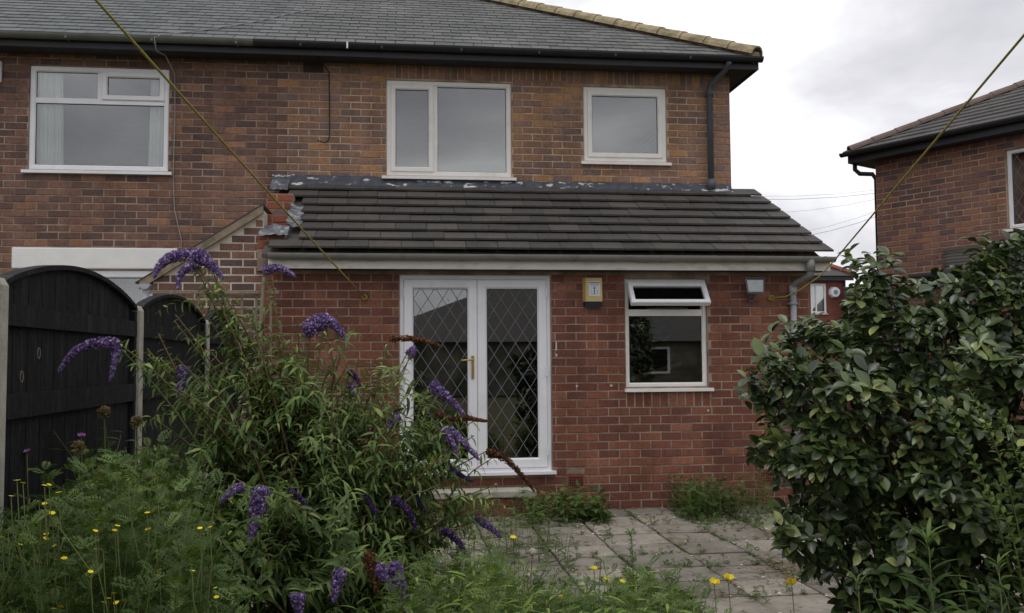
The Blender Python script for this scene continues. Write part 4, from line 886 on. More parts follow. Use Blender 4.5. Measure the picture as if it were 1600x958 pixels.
def sprig_proto(n=7, w=.34, lw=.05, lobes=True):
    V, Fc = [], []
    def quad(p, d, l, wd):
        d = np.array(d, float); d /= np.linalg.norm(d); s = np.cross(d, (0, 0, 1)); s /= np.linalg.norm(s); b = len(V); p = np.array(p)
        V.extend([tuple(p-s*wd*.25), tuple(p+d*l*.5-s*wd*.5+np.array((0, 0, .03*l))), tuple(p+d*l), tuple(p+d*l*.5+s*wd*.5+np.array((0, 0, .03*l)))]); Fc.append((b, b+1, b+2, b+3))
    quad((0, 0, 0), (0, 1, 0), 1.0, .03)
    for i in range(n):
        t = .12+.84*i/n; l = w*math.sin(math.pi*(.15+.8*t))*1.1
        for s in (-1, 1):
            z = -.18*t*t; p = (0, t, z); d = (s, .75, random.uniform(-.25, .35)); quad(p, d, l, lw*1.2)
            if lobes and l > .15:
                dn = np.array(d)/np.linalg.norm(d)
                quad(np.array(p)+dn*l*.45, (s*.3, 1, .1), l*.5, lw); quad(np.array(p)+dn*l*.55, (s, -.15, 0), l*.4, lw)
    return np.array(V), Fc
class Scatter:
    def __init__(s): s.M, s.T, s.r = [], [], []
    def add(s, p, d, nr, size, r, wscale=1.):
        d = np.asarray(d, float); d = d/np.linalg.norm(d); x = np.cross(d, nr); l = np.linalg.norm(x)
        if l < 1e-4: x = np.array((1., 0, 0)); l = 1
        x = x/l; z = np.cross(x, d)
        s.M.append(np.stack([x*size*wscale, d*size, z*size], 1)); s.T.append(np.asarray(p, float)); s.r.append(r)
    def joined(s, name, proto, mat, parent, idx=None):
        V, Fc = proto; idx = range(len(s.M)) if idx is None else idx; idx = list(idx)
        if not idx: return None
        Ma = np.array([s.M[i] for i in idx]); Ta = np.array([s.T[i] for i in idx]); ra = np.clip(np.array([s.r[i] for i in idx]), 0, 1)
        P = np.einsum('nij,kj->nki', Ma, V)+Ta[:, None, :]; n, k = len(idx), len(V)
        tot = np.array([len(f) for f in Fc]); lv = np.concatenate([np.array(f) for f in Fc])
        loops = (lv[None, :]+(np.arange(n)*k)[:, None]).ravel(); totals = np.tile(tot, n)
        me = bpy.data.meshes.new(name); me.vertices.add(n*k); me.vertices.foreach_set('co', P.ravel().astype(np.float32))
        me.loops.add(len(loops)); me.loops.foreach_set('vertex_index', loops.astype(np.int32))
        me.polygons.add(len(totals)); me.polygons.foreach_set('loop_start', np.concatenate([[0], np.cumsum(totals)[:-1]]).astype(np.int32)); me.polygons.foreach_set('loop_total', totals.astype(np.int32))
        a = me.attributes.new('rnd', 'FLOAT', 'FACE'); a.data.foreach_set('value', np.repeat(ra, len(Fc)).astype(np.float32))
        me.materials.append(mat); me.update(calc_edges=True); me.polygons.foreach_set('use_smooth', np.ones(len(totals), bool)); me.validate()
        return mobj(name, me, parent)
    def split(s, name, rest, proto, mat, parent, limit=300, ok=lambda x, y: True):
        """The nearest leaves in view as objects of their own, the others joined."""
        sc = []
        for i, t in enumerate(s.T):
            px, py, d = proj(t); sc.append(np.linalg.norm(s.M[i][:, 1])/d if (0 < px < 1600 and 0 < py < 958 and ok(px, py)) else -1)
        order = np.argsort(-np.array(sc)); top = [i for i in order[:limit] if sc[i] > 0]; ts = set(top)
        V, Fc = proto; var = []
        for k in range(8):
            mb = MB(); mb.v = [tuple(v) for v in V]; mb.f = list(Fc); mb.r = [(k+.5)/8]*len(Fc); var.append(mb.mesh(name, mat, True))
        for i in top:
            m = Matrix.Identity(4)
            for a in range(3):
                for b in range(3): m[a][b] = s.M[i][a, b]
                m[a][3] = s.T[i][a]
            mobj(name, var[min(7, max(0, int(s.r[i]*8)))], parent, m)
        o = s.joined(rest, proto, mat, parent, [i for i in range(len(s.M)) if i not in ts])
        if o: tag(o, kind='stuff')
def inside(poly, x, z):
    c = False; n = len(poly); j = n-1
    for i in range(n):
        xi, zi = poly[i]; xj, zj = poly[j]
        if (zi > z) != (zj > z) and x < (xj-xi)*(z-zi)/(zj-zi)+xi: c = not c
        j = i
    return c
def edge_dist(poly, x, z):
    best = 9.
    for i in range(len(poly)):
        a, b = np.array(poly[i]), np.array(poly[(i+1) % len(poly)]); ab = b-a; t = max(0, min(1, ((np.array((x, z))-a)@ab)/(ab@ab))); best = min(best, np.linalg.norm(a+ab*t-(x, z)))
    return best
def outline(pts, Y): return [(at(x, y, Y)[0], at(x, y, Y)[2]) for x, y in pts]
def bez(a, b, c, n): return [((1-t)**2)*a+2*t*(1-t)*b+t*t*c for t in np.linspace(0, 1, n)]
UP = np.array((0, 0, 1.))

# ---- buddleia
bd = thing('buddleia_bush', (-.35, -4.8, -.04), 'big sprawling butterfly bush with purple flower spikes in front of the french doors', 'bush')
BY = -4.85
bpoly = outline([(222, 590), (238, 530), (285, 470), (318, 432), (345, 428), (380, 470), (425, 440), (450, 470), (470, 540), (540, 540), (600, 535), (650, 545), (684, 600), (742, 655), (772, 730), (778, 800), (752, 845), (715, 860), (690, 900), (660, 1000), (235, 1000), (240, 880), (205, 800), (215, 700), (205, 640)], BY)
lp = leaf_proto(.2, .34, .2, 6, .34); bl_s = Scatter(); base = np.array((-.38, -4.75, -.04))
xs_ = [p[0] for p in bpoly]; zs_ = [p[1] for p in bpoly]; tips = []
while len(tips) < 270:
    x, z = random.uniform(min(xs_), max(xs_)), random.uniform(min(zs_), max(zs_))
    if not inside(bpoly, x, z): continue
    e_ = edge_dist(bpoly, x, z); hd_ = min(.55, .12+e_*1.1)
    if z > 1.15 and random.random() < .35: continue
    if random.random() < .12: x += random.gauss(0, .08); z += abs(random.gauss(0, .09))
    tips.append((x, BY+random.uniform(-1, .9)*hd_, z))
for px, py in ((300, 405), (330, 425), (425, 432), (505, 515), (640, 560), (300, 590), (230, 545), (690, 605), (700, 665), (745, 655), (770, 715), (625, 655), (560, 560), (360, 470), (395, 500), (250, 560), (465, 500)): tips.append(tuple(at(px, py, BY+random.uniform(-.2, .2))))
SPK0 = [[((325, 402), (268, 402), (241, 434)), 0, .03], [((298, 400), (325, 410), (348, 436)), -.05, .03], [((310, 415), (285, 425), (278, 452)), -.05, .02], [((412, 425), (435, 419), (462, 433)), .1, .021],
          [((478, 522), (510, 500), (541, 534)), -.1, .036], [((508, 505), (490, 512), (482, 528)), -.1, .03], [((188, 538), (130, 542), (93, 580)), -.5, .022], [((182, 538), (180, 560), (172, 594)), -.5, .016], [((290, 572), (284, 600), (280, 628)), -.1, .029],
          [((672, 600), (700, 622), (727, 650)), -.1, .024], [((700, 672), (722, 690), (748, 718)), -.1, .021], [((690, 668), (705, 690), (716, 718)), -.15, .02], [((640, 545), (643, 552), (640, 560)), .05, .026], [((625, 652), (612, 660), (600, 678)), -.1, .02],
          [((275, 803), (265, 840), (258, 892)), -0.78, .036], [((408, 762), (402, 800), (390, 846)), -0.78, .034], [((380, 762), (362, 768), (344, 786)), -0.73, .018], [((533, 890), (526, 915), (522, 940)), -0.83, .024], [((588, 885), (600, 900), (613, 925)), -0.88, .022], [((612, 880), (625, 910), (640, 960)), -0.88, .026],
          [((740, 813), (760, 820), (783, 840)), .1, .02], [((466, 928), (466, 945), (468, 970)), -0.78, .026], [((548, 598), (552, 610), (555, 618)), 0, .012], [((288, 915), (288, 935), (285, 965)), -0.83, .026]]
SPK1 = [[((545, 580), (556, 590), (562, 604)), 0, .013], [((440, 600), (446, 620), (450, 640)), -.1, .012], [((610, 780), (635, 795), (650, 830)), -.3, .022], [((690, 828), (715, 845), (730, 875)), -.2, .02], [((672, 880), (688, 888), (702, 900)), -.35, .018], [((450, 765), (475, 785), (490, 808)), -.4, .012], [((640, 762), (652, 780), (664, 800)), -.1, .02], [((690, 720), (712, 738), (738, 752)), -.1, .018], [((225, 735), (250, 770), (240, 800)), -.4, .012], [((588, 800), (580, 790), (570, 772)), -.3, .014]]
SPK2 = [[((608, 531), (650, 530), (690, 542)), -.1, .016], [((720, 650), (740, 655), (762, 658)), -.1, .013], [((760, 705), (795, 722), (835, 768)), -.1, .022], [((574, 862), (582, 895), (592, 930)), -0.88, .026], [((680, 645), (710, 655), (738, 652)), -.1, .014], [((250, 600), (262, 575), (290, 566)), .1, .006], [((395, 600), (420, 590), (440, 572)), 0, .006]]
for q in SPK0+SPK1+SPK2[:5]: tips.append(tuple(at(*q[0][0], BY+q[1])))
def leafy(P, s0, size, scatter, every=.045, hang=.5, tone=0., roll=0.):
    """Opposite leaf pairs along a shoot."""
    L_ = [np.linalg.norm(P[i+1]-P[i]) for i in range(len(P)-1)]; tot = sum(L_); s = s0; k = 0; acc = 0; i = 0
    while s < tot:
        while i < len(L_)-1 and acc+L_[i] < s: acc += L_[i]; i += 1
        t = (s-acc)/L_[i]; p = P[i]*(1-t)+P[i+1]*t; d = nrmz(P[i+1]-P[i]); a = np.cross(d, UP); a = a/max(np.linalg.norm(a), 1e-3); b = np.cross(a, d); w = k*math.pi/2+roll+random.gauss(0, .3)
        q = 1-.55*(s/tot)**2
        for sg in (1, -1):
            o = (a*math.cos(w)+b*math.sin(w))*sg; dd = nrmz(o*.85+d*.55-UP*hang*random.uniform(.3, 1.2)); nn = nrmz(d*.5+UP*.8+np.array([random.gauss(0, .25) for _ in range(3)]))
            scatter.add(p, dd, nn, size*q*random.uniform(.75, 1.2), min(1, max(0, random.gauss(.45+tone+.25*(s/tot), .2))))
        s += every*random.uniform(.8, 1.2); k += 1
for ti, tp in enumerate(tips):
    tp = np.array(tp); b0 = base+np.array((random.gauss(0, .13), random.gauss(0, .13), 0)); mid_ = b0*.45+tp*.55+np.array((random.gauss(0, .08)-(tp[0]-b0[0])*.25, random.gauss(0, .08)-(tp[1]-b0[1])*.25, .18+.12*random.random()))
    P = bez(b0, mid_, tp, 9); mb = MB(); mb.tube([tuple(p) for p in P], list(np.linspace(.0085, .0028, 9)), 5, caps=False)
    mb.build('stem', M['wood_stem'] if ti % 3 else M['stem'], bd, True)
    S = [np.array(p) for p in P[4:]]; leafy(S, 0., random.uniform(.085, .125), bl_s, .038, .55, 0, random.random()*3)
    for _ in range(2):
        j = random.randrange(4, 8); q = np.array(P[j]); d = nrmz(np.array((random.gauss(0, 1), random.gauss(0, 1)-.2, random.gauss(.5, .5)))); l = random.uniform(.14, .3)
        Q = bez(q, q+d*l*.6+UP*.03, q+d*l-UP*l*.15, 5); leafy(Q, .03, random.uniform(.07, .11), bl_s, .035, .4, .1, random.random()*3)
bl_s.split('leaf', 'foliage', lp, M['bud_leaf'], bd, 300)
def spike(p0, pts, r0, mat, name='flower_spike', n=420, fs=.0085, label=None):
    """Tapering plume of florets along a curve through world points."""
    C_ = bez(np.array(pts[0]), np.array(pts[1]), np.array(pts[2]), 14); mb = MB()
    mb.tube([tuple(p) for p in C_], [max(.003, r0*.62*(1-i/13)**.55) for i in range(14)], 7, r=.1)
    for _ in range(int(n*1.7)):
        t = random.random()**.9; i = min(12, int(t*13)); f = t*13-i; p = C_[i]*(1-f)+C_[i+1]*f; d = nrmz(C_[i+1]-C_[i]); a = np.cross(d, UP); a = a/max(np.linalg.norm(a), 1e-3); b = np.cross(a, d); w = random.random()*6.283
        o = a*math.cos(w)+b*math.sin(w); rr = r0*((1-t)**.55)*random.uniform(.8, 1.15)*(1 if t > .06 else .7); c = p+o*rr
        nn = nrmz(o+d*random.uniform(-.3, .6)+np.array([random.gauss(0, .35) for _ in range(3)])); u = nrmz(np.cross(nn, (.3, .5, .8))); v = np.cross(nn, u); s = fs*random.uniform(.6, 1.2); r = random.random()
        mb.poly([tuple(c+u*s-nn*s*.2), tuple(c+v*s*.45+u*.2*s+nn*s*.25), tuple(c-u*s-nn*s*.2), tuple(c-v*s*.45+nn*s*.25)], r); mb.poly([tuple(c+v*s-nn*s*.2), tuple(c-u*s*.4+nn*s*.3), tuple(c-v*s-nn*s*.2), tuple(c+u*s*.4+nn*s*.3)], min(1, r+.1))
    o = mb.build(name, mat, bd)
    if label: o['label'] = label
def sp(pxs, dy, r, kind='purple', n=420):
    Y = BY+dy; pts = [at(x, y, Y) for x, y in pxs]
    # pull the bend so the curve passes through the middle point
    mid_ = 2*np.array(pts[1])-.5*(np.array(pts[0])+np.array(pts[2])); mat = {'purple': M['purple'], 'dusk': M['dusk_purple'], 'brown': M['brown_fl']}[kind]
    spike(None, [pts[0], mid_, pts[2]], r, mat, 'flower_spike' if kind != 'brown' else 'faded_flower_spike', n, label={'brown': 'brown withered flower spike', 'dusk': 'dusky half faded purple flower spike'}.get(kind))
for q in SPK0: sp(q[0], q[1], q[2]*1.2, 'purple', 520 if q[2] > .027 else 360)
for q in SPK1: sp(q[0], q[1], q[2], 'dusk', 260)
for q in SPK2: sp(q[0], q[1], q[2], 'brown', 260)

# ---- camellia
cm_ = thing('camellia_shrub', (2.75, -5.0, -.04), 'dense glossy dark green shrub filling the right foreground', 'shrub')
CYc = -5.0
cpoly = outline([(1158, 592), (1170, 552), (1206, 538), (1232, 524), (1252, 506), (1272, 512), (1312, 520), (1342, 512), (1340, 488), (1320, 470), (1324, 452), (1346, 436), (1354, 408), (1362, 392), (1370, 436), (1404, 443), (1440, 446), (1490, 424), (1535, 402), (1555, 380), (1590, 370), (1640, 362), (1760, 355), (1800, 420), (1800, 1000), (1330, 1000), (1300, 930), (1248, 868), (1202, 838), (1196, 805), (1224, 778), (1186, 720), (1192, 650), (1170, 622)], CYc)
lc = leaf_proto(.56, .1, .2, 5, .5); cs_ = Scatter(); xs_ = [p[0] for p in cpoly]; zs_ = [p[1] for p in cpoly]
holes = [((at(1440, 690, CYc)[0], at(1440, 690, CYc)[2]), .17), ((at(1330, 760, CYc)[0], at(1330, 760, CYc)[2]), .13), ((at(1520, 720, CYc)[0], at(1520, 720, CYc)[2]), .16), ((at(1500, 640, CYc)[0], at(1500, 640, CYc)[2]), .13), ((at(1290, 800, CYc)[0], at(1290, 800, CYc)[2]), .12), ((at(1400, 800, CYc)[0], at(1400, 800, CYc)[2]), .12)]
def rosette(p, d, n, size, tone):
    a = nrmz(np.cross(d, (.21, .53, .8))); b = np.cross(d, a)
    for k in range(n):
        w = k*2.4+random.random(); o = a*math.cos(w)+b*math.sin(w); el = random.uniform(-.15, .55)
        dd = nrmz(o+d*el*.6+UP*random.uniform(-.2, .3)); nn = nrmz(d*.6+UP*.9-o*.1+np.array([random.gauss(0, .25) for _ in range(3)]))
        cs_.add(p+o*.006-d*.012*k/2, dd, nn, size*random.uniform(.7, 1.15), min(1, max(0, random.gauss(.45+tone, .2))), random.uniform(.85, 1.1))
cnt = 0
while cnt < 2700:
    x, z = random.uniform(min(xs_), max(xs_)), random.uniform(min(zs_), max(zs_))
    if not inside(cpoly, x, z): continue
    hole = False
    for (hx_, hz_), hr in holes:
        if math.hypot(x-hx_, (z-hz_)*1.4) < hr*random.uniform(.7, 1.1): hole = True
    e_ = edge_dist(cpoly, x, z); hd_ = .6*(1-math.exp(-e_*2.6))+.06+.13*math.sin(x*9+z*5)*math.sin(z*10-x*3); sd_ = 1 if random.random() < .8 else -1
    if hole and sd_ > 0: hd_ *= .6; 
    y = CYc-sd_*hd_*random.uniform(.8, 1.05)
    d = nrmz(np.array((0.35*random.gauss(0, 1), -sd_*.75, .55+.3*random.gauss(0, 1)))); rosette(np.array((x, y, z)), d, random.randrange(4, 7), random.choice((.05, .066, .076, .084, .094))*random.uniform(.9, 1.1), .0 if random.random() < .85 else .4); cnt += 1
for _ in range(6000):
    x, z = random.uniform(min(xs_), max(xs_)), random.uniform(min(zs_), max(zs_))
    if not inside(cpoly, x, z) or edge_dist(cpoly, x, z) < .14: continue
    cs_.add((x, CYc+random.uniform(-.35, .4), z), nrmz(rng.normal(size=3)), nrmz(rng.normal(size=3)+UP), .09, random.uniform(0, .3))
for _ in range(55):      # shoots that break the outline
    i = random.randrange(0, 23); a, b = np.array(cpoly[i]), np.array(cpoly[i+1]); q = a+(b-a)*random.random(); c0 = np.array((2.75, 1.1)); o = nrmz(q-c0)
    d = nrmz(np.array((o[0]*.6+random.gauss(0, .25), random.gauss(-.2, .4), abs(o[1])*.5+.45))); p0 = np.array((q[0], CYc+random.uniform(-.25, .25), q[1]))-d*.11; l = random.uniform(.0, .09)
    for k in range(int(l/.03)): rosette(p0+d*(.03*k+.06), d, 2, random.uniform(.07, .1), .1)
    rosette(p0+d*(l+.07), d, 4, random.uniform(.06, .085), .15)
cs_.split('leaf', 'foliage', lc, M['cam_leaf'], cm_, 300)
for _ in range(46):
    x, z = random.choice(cpoly[:23]) if random.random() < .4 else (random.uniform(1.85, 3.6), random.uniform(.7, 2.0))
    if not (1.7 < x < 4): continue
    tp = np.array((x+(2.75-x)*.16, CYc+random.uniform(-.15, .25), z-.14)); b0 = np.array((2.75+random.gauss(0, .12), CYc+random.gauss(0, .1), -.05)); mb = MB(); mb.tube([tuple(p) for p in bez(b0, b0*.5+tp*.5+np.array((0, 0, .2)), tp, 8)], list(np.linspace(.016, .004, 8)), 5, caps=False); mb.build('branch', M['wood_stem'], cm_, True)

# ---- generic weeds
fe_p = [sprig_proto(5, .36, .06), sprig_proto(7, .32, .075, False)]; br_p = leaf_proto(.42, .3, .15, 4, .45); na_p = leaf_proto(.13, .35, .1, 4, .4); gr_p = leaf_proto(.035, .5, .3, 4, .3)
def weed_mass(name, label, cat, spots, kind, mat, stemmat=None):
    """spots: (x, y, z0, height). One ground-cover object of many plants."""
    s1, s2 = Scatter(), Scatter(); st_ = MB()
    for (x, y, z0, h) in spots:
        lean = np.array((random.gauss(0, .12), random.gauss(0, .12), 1.)); b = np.array((x, y, z0)); tip = b+lean*h; P = bez(b, b+UP*h*.55, tip, 6)
        if kind != 'grass': st_.tube([tuple(p) for p in P], list(np.linspace(.0035, .0012, 6)), 3, caps=False)
        n = max(5, int(h*44)) if kind == 'feather' else max(5, int(h*22))
        for k in range(n):
            t = .12+.88*(k+random.random())/n; i = min(4, int(t*5)); f = t*5-i; p = P[i]*(1-f)+P[i+1]*f; w = k*2.4+random.random(); o = np.array((math.cos(w), math.sin(w), 0))
            if kind == 'feather':
                (s1 if random.random() < .5 else s2).add(p, nrmz(o+UP*random.uniform(.2, 1.1)), nrmz(UP-o*.4+rng.normal(size=3)*.3), (.085*(1-.5*t)+.02)*min(1, .5+h*1.7)*random.uniform(.7, 1.3), random.gauss(.45+.2*t, .2))
            elif kind == 'broad': s1.add(p, nrmz(o+UP*random.uniform(-.1, .7)), nrmz(UP+rng.normal(size=3)*.35), (.10*(1-.5*t)+.03)*random.uniform(.7, 1.3), random.gauss(.45+.2*t, .2))
            elif kind == 'narrow': s1.add(p, nrmz(o+UP*random.uniform(.1, .7)), nrmz(UP+rng.normal(size=3)*.2), (.13*(1-.6*t)+.03)*random.uniform(.8, 1.2), random.gauss(.45+.25*t, .15))
            else: s1.add(b+rng.normal(size=3)*np.array((.03, .03, 0)), nrmz(o*random.uniform(.1, .8)+UP), nrmz(o*-1+UP*.3), h*random.uniform(.6, 1.2), random.gauss(.5, .2))
    root = None
    pr = {'feather': (fe_p[0], fe_p[1]), 'broad': (br_p, None), 'narrow': (na_p, None), 'grass': (gr_p, None)}[kind]
    obs = [s1.joined(name, pr[0], mat, None)]
    if pr[1] is not None and s2.M:
        o2 = s2.joined(name+'_b', pr[1], mat, None); n0 = len(obs[0].data.vertices)
    return obs[0], (o2 if pr[1] is not None and s2.M else None), st_
def weeds(name, label, cat, spots, kind, mat):
    a, b, st_ = weed_mass(name, label, cat, spots, kind, mat)
    tag(a, label, cat, kind='stuff')
    if b: b.name = 'leaves'; WM['leaves'] = Matrix.Identity(4); par(b, a); tag(b, kind='stuff')
    if st_.v: o = st_.build('stalks', M['stem'], a); tag(o, kind='stuff')
    return a
def region(n, x0, x1, y0, y1, h0, h1, test=None):
    L_ = []
    while len(L_) < n:
        x, y = random.uniform(x0, x1), random.uniform(y0, y1)
        if test and not test(x, y): continue
        L_.append((x, y, -.04, random.uniform(h0, h1)))
    return L_
# tall feathery mass at the left, by the fence
def lefth(x, y):
    px, _, d = proj((x, y, .8)); tgt = np.interp(px, [-50, 60, 150, 220, 300, 420, 520, 640], [785, 765, 700, 660, 770, 850, 905, 930]); zt = at(px, tgt, y)[2]; return zt
L1 = []
while len(L1) < 520:
    x, y = random.uniform(-1.5, -.5), random.uniform(-6.9, -4.2)
    px, _, d = proj((x, y, .8))
    if d < 2.3 or px > 340: continue
    zt = lefth(x, y)*random.uniform(.6, 1.0)
    if px > 120 and px < 330 and y > -5.6: zt = min(zt, 1.3)
    if zt < .2: continue
    L1.append((x, y, -.04, zt))
weeds('weed_patch', 'tall feathery weeds massed at the foot of the black fence', 'weeds', L1, 'feather', M['weed'])
L2 = region(120, -1.48, -1.0, -5.35, -4.2, .7, 1.32); weeds('thistle_patch', 'dull blue green thistle stems in front of the middle concrete post', 'weeds', L2, 'narrow', M['weed_b'])
# foreground bed in the middle
def midh(x, y):
    px, _, d = proj((x, y, .3)); tgt = np.interp(px, [540, 600, 640, 700, 800, 850, 900, 960, 1040, 1090, 1120], [965, 935, 885, 845, 868, 898, 916, 888, 884, 925, 965]); return at(px, tgt, y)[2]
L3 = []; L4 = []
while len(L3)+len(L4) < 620:
    x, y = random.uniform(-.2, 1.6), random.uniform(-6.6, -4.6); px, _, d = proj((x, y, .3))
    if d < 2.6 or px > 1110 or px < 560: continue
    zt = midh(x, y)*random.uniform(.78, 1.06)
    if zt < .1: continue
    (L3 if random.random() < .55 else L4).append((x, y, -.04, zt))
weeds('weed_patch', 'bright green leafy weeds at the near edge of the paving', 'weeds', L3, 'narrow', M['weed_y'])
weeds('weed_patch', 'low ferny weeds mixed in the near bed beside the paving', 'weeds', L4, 'feather', M['weed'])
weeds('grass_clump', 'loose blades of grass in the near bed beside the paving', 'grass', [(random.uniform(.1, 1.5), random.uniform(-5.8, -4.5), -.04, random.uniform(.25, .5)) for _ in range(60)], 'grass', M['weed'])
# weeds along the wall foot and in the joints
weeds('weed_clump', 'leafy weed clump at the wall foot right of the doorstep', 'weeds', region(90, 1.2, 2.05, -.85, -.1, .14, .36), 'broad', M['weed'])
weeds('weed_clump', 'dense green weed clump against the wall below the floodlight', 'weeds', region(80, 2.8, 3.32, -.85, -.15, .18, .42), 'feather', M['weed'])
weeds('weed_clump', 'tall thin weeds by the air brick near the glossy shrub', 'weeds', region(26, 3.35, 3.95, -.5, -.05, .2, .5), 'narrow', M['weed'])
weeds('weed_clump', 'straggly weeds in front of the doorstep below the purple bush', 'weeds', region(130, -.1, 1.3, -2.6, -.35, .12, .42), 'narrow', M['weed'])
jt_ = [(random.choice(cols[5:11])+random.gauss(0, .04), random.uniform(-3.8, -.4), -.03, random.uniform(.03, .1)) for _ in range(90)]+[(random.uniform(.6, 4.3), random.choice(rows[1:9])+random.gauss(0, .03), -.03, random.uniform(.03, .1)) for _ in range(190)]+[(random.uniform(2.75, 3.9), random.uniform(-1.3, -.5), -.03, random.uniform(.06, .16)) for _ in range(70)]
weeds('joint_weeds', 'small tufts of weeds growing in the paving joints', 'weeds', jt_, 'feather', M['weed'])
# right foreground: under the shrub
weeds('weed_patch', 'broad leaved weeds under the glossy shrub in the right corner', 'weeds', [(random.uniform(1.95, 2.7), random.uniform(-6.5, -5.7), -.04, random.uniform(.35, .68)) for _ in range(60)], 'broad', M['weed'])
def willow(px, py, Y, label, n=26, ln=.14, spread=1.):
    tip = at(px, py, Y); b = np.array((tip[0]+.02, Y, -.04)); t_ = thing('willowherb', tuple(b), label, 'plant', 'willowherb plants'); P = bez(b, (b+tip)/2+np.array((.01, 0, 0)), tip, 10); mb = MB(); mb.tube([tuple(p) for p in P], list(np.linspace(.006, .002, 10)), 6); mb.build('stem', M['stem'], t_, True); s_ = Scatter()
    for k in range(n):
        t = .3+.7*k/n; i = min(8, int(t*9)); f = t*9-i; p = P[i]*(1-f)+P[i+1]*f; w = k*2.4; o = np.array((math.cos(w), math.sin(w), 0)); q = 1-.75*((t-.3)/.7)**2
        s_.add(p, nrmz(o+UP*(.25+.8*t*t)), nrmz(UP-o*.3), ln*q*random.uniform(.85, 1.15)*spread, random.gauss(.45, .15))
    for k in range(12):
        w = k*2.4; o = np.array((math.cos(w), math.sin(w), 0)); s_.add(np.array(tip)-UP*.004*k, nrmz(o*.6+UP*random.uniform(.5, 1.2)), nrmz(UP-o*.6), ln*random.uniform(.3, .55), random.gauss(.75, .1))
    s_.split('leaf', 'foliage', na_p, M['weed'], t_, 300)
willow(986, 832, -5.0, 'upright willowherb with narrow leaves at the near edge of the paving', 34, .13)
willow(1450, 838, -6.0, 'large willowherb with long narrow leaves in front of the glossy shrub', 44, .25)
willow(1340, 905, -6.2, 'smaller willowherb low at the foot of the glossy shrub', 22, .15)
willow(1560, 880, -6.2, 'willowherb at the right edge in front of the glossy shrub', 24, .17)
# small leaved twigs over the shrub at the right
tw = thing('privet_sprays', tuple(at(1560, 940, -5.95)), 'pale small leaved sprays pushing through the glossy shrub at the right', 'shrub'); ps = Scatter(); pl_ = leaf_proto(.5, .2, .15, 4, .5)
for a, b in (((1580, 900), (1468, 625)), ((1600, 880), (1512, 605)), ((1620, 900), (1560, 640)), ((1640, 900), (1590, 700)), ((1600, 940), (1540, 760))):
    b0, tp = at(*a, -5.6), at(*b, -5.75); P = bez(b0, (b0+tp)/2+np.array((.06, 0, .1)), tp, 10); mb = MB(); mb.tube([tuple(p) for p in P], list(np.linspace(.005, .002, 10)), 5); mb.build('twig', M['stem'], tw, True); leafy(P, .1, .05, ps, .028, .1, .35)
ps.split('leaf', 'foliage', pl_, M['weed'], tw, 300)

# ---- single flowers
def blossom(mb, c, r, n=8, cup=.3, up=UP, r_=.5):
    a = nrmz(np.cross(up, (.3, .9, .1))); b = np.cross(up, a)
    for k in range(n):
        w = 2*math.pi*k/n+random.random()*.2; o = a*math.cos(w)+b*math.sin(w); s = a*-math.sin(w)+b*math.cos(w); h = math.pi/n*r*1.15
        mb.poly([tuple(c), tuple(c+o*r*.6+s*h+up*cup*r*.6), tuple(c+o*r+up*cup*r), tuple(c+o*r*.6-s*h+up*cup*r*.6)], random.random())
yz = [(640, 292), (697, 345), (222, 322), (245, 318), (293, 357), (195, 405), (222, 412), (260, 460), (288, 510), (485, 493), (510, 508), (475, 548), (573, 546), (637, 555), (585, 523), (738, 540), (735, 458), (40, 540), (10, 580), (228, 586), (230, 565), (100, 617), (162, 610), (268, 625), (385, 610), (480, 638), (515, 640), (120, 645), (320, 685), (452, 752), (738, 750), (795, 745), (568, 860), (540, 885), (615, 893), (580, 907), (518, 905), (303, 925), (268, 937), (115, 310), (85, 297), (55, 375), (110, 525), (998, 535), (1048, 530), (955, 718), (960, 748), (1080, 878), (1075, 832), (783, 283)]
for zx, zy in yz:
    c = at(zx/3.1925, 658+zy/3.1925, random.uniform(-6.95, -6.55)); t_ = thing('yellow_weed_flower', (c[0], c[1], c[2]-.2), 'one of many tiny yellow flowers scattered over the feathery weeds by the black fence', 'flower', 'tiny yellow weed flowers')
    mb = MB(); blossom(mb, c, random.uniform(.007, .0105), 7, .2, nrmz(UP+rng.normal(size=3)*.25)); mb.build('petals', M['yellow'], t_)
    mb = MB(); mb.tube([(c[0]+random.gauss(0, .03), c[1]+.02, c[2]-.22), (c[0]+.005, c[1]+.005, c[2]-.1), tuple(c-UP*.002)], .0015, 4); mb.build('stem', M['stem'], t_)
def flower(name, px, py, Y, label, r, n, cup, mat, grp, stem='stem', z0=-.04, h=None, cat='flower'):
    c = at(px, py, Y); z0 = z0 if h is None else c[2]-h; t_ = thing(name, (c[0]+.01, c[1], z0), label, cat, grp); mb = MB()
    for q in (1, .65): blossom(mb, c, r*q, n, cup/q**.5, nrmz(UP+np.array((random.gauss(0, .15), -.35, 0))))
    mb.build('petals', mat, t_); mb = MB(); mb.tube([(c[0]+.015, c[1]+.01, z0), (c[0]+.012, c[1], (z0+c[2])/2), tuple(c-UP*.003)], .0022, 5); mb.build('stem', M[stem], t_)
for px, py, Y, lbl in ((1116, 913, -4.7, 'left poppy of the yellow pair standing over the paving'), (1138, 906, -4.65, 'right poppy of the yellow pair standing over the paving'), (1237, 913, -4.6, 'lone yellow poppy on the paving beside the glossy shrub')): flower('yellow_poppy', px, py, Y, lbl, .032, 5, .75, M['yellow'], 'yellow poppies')
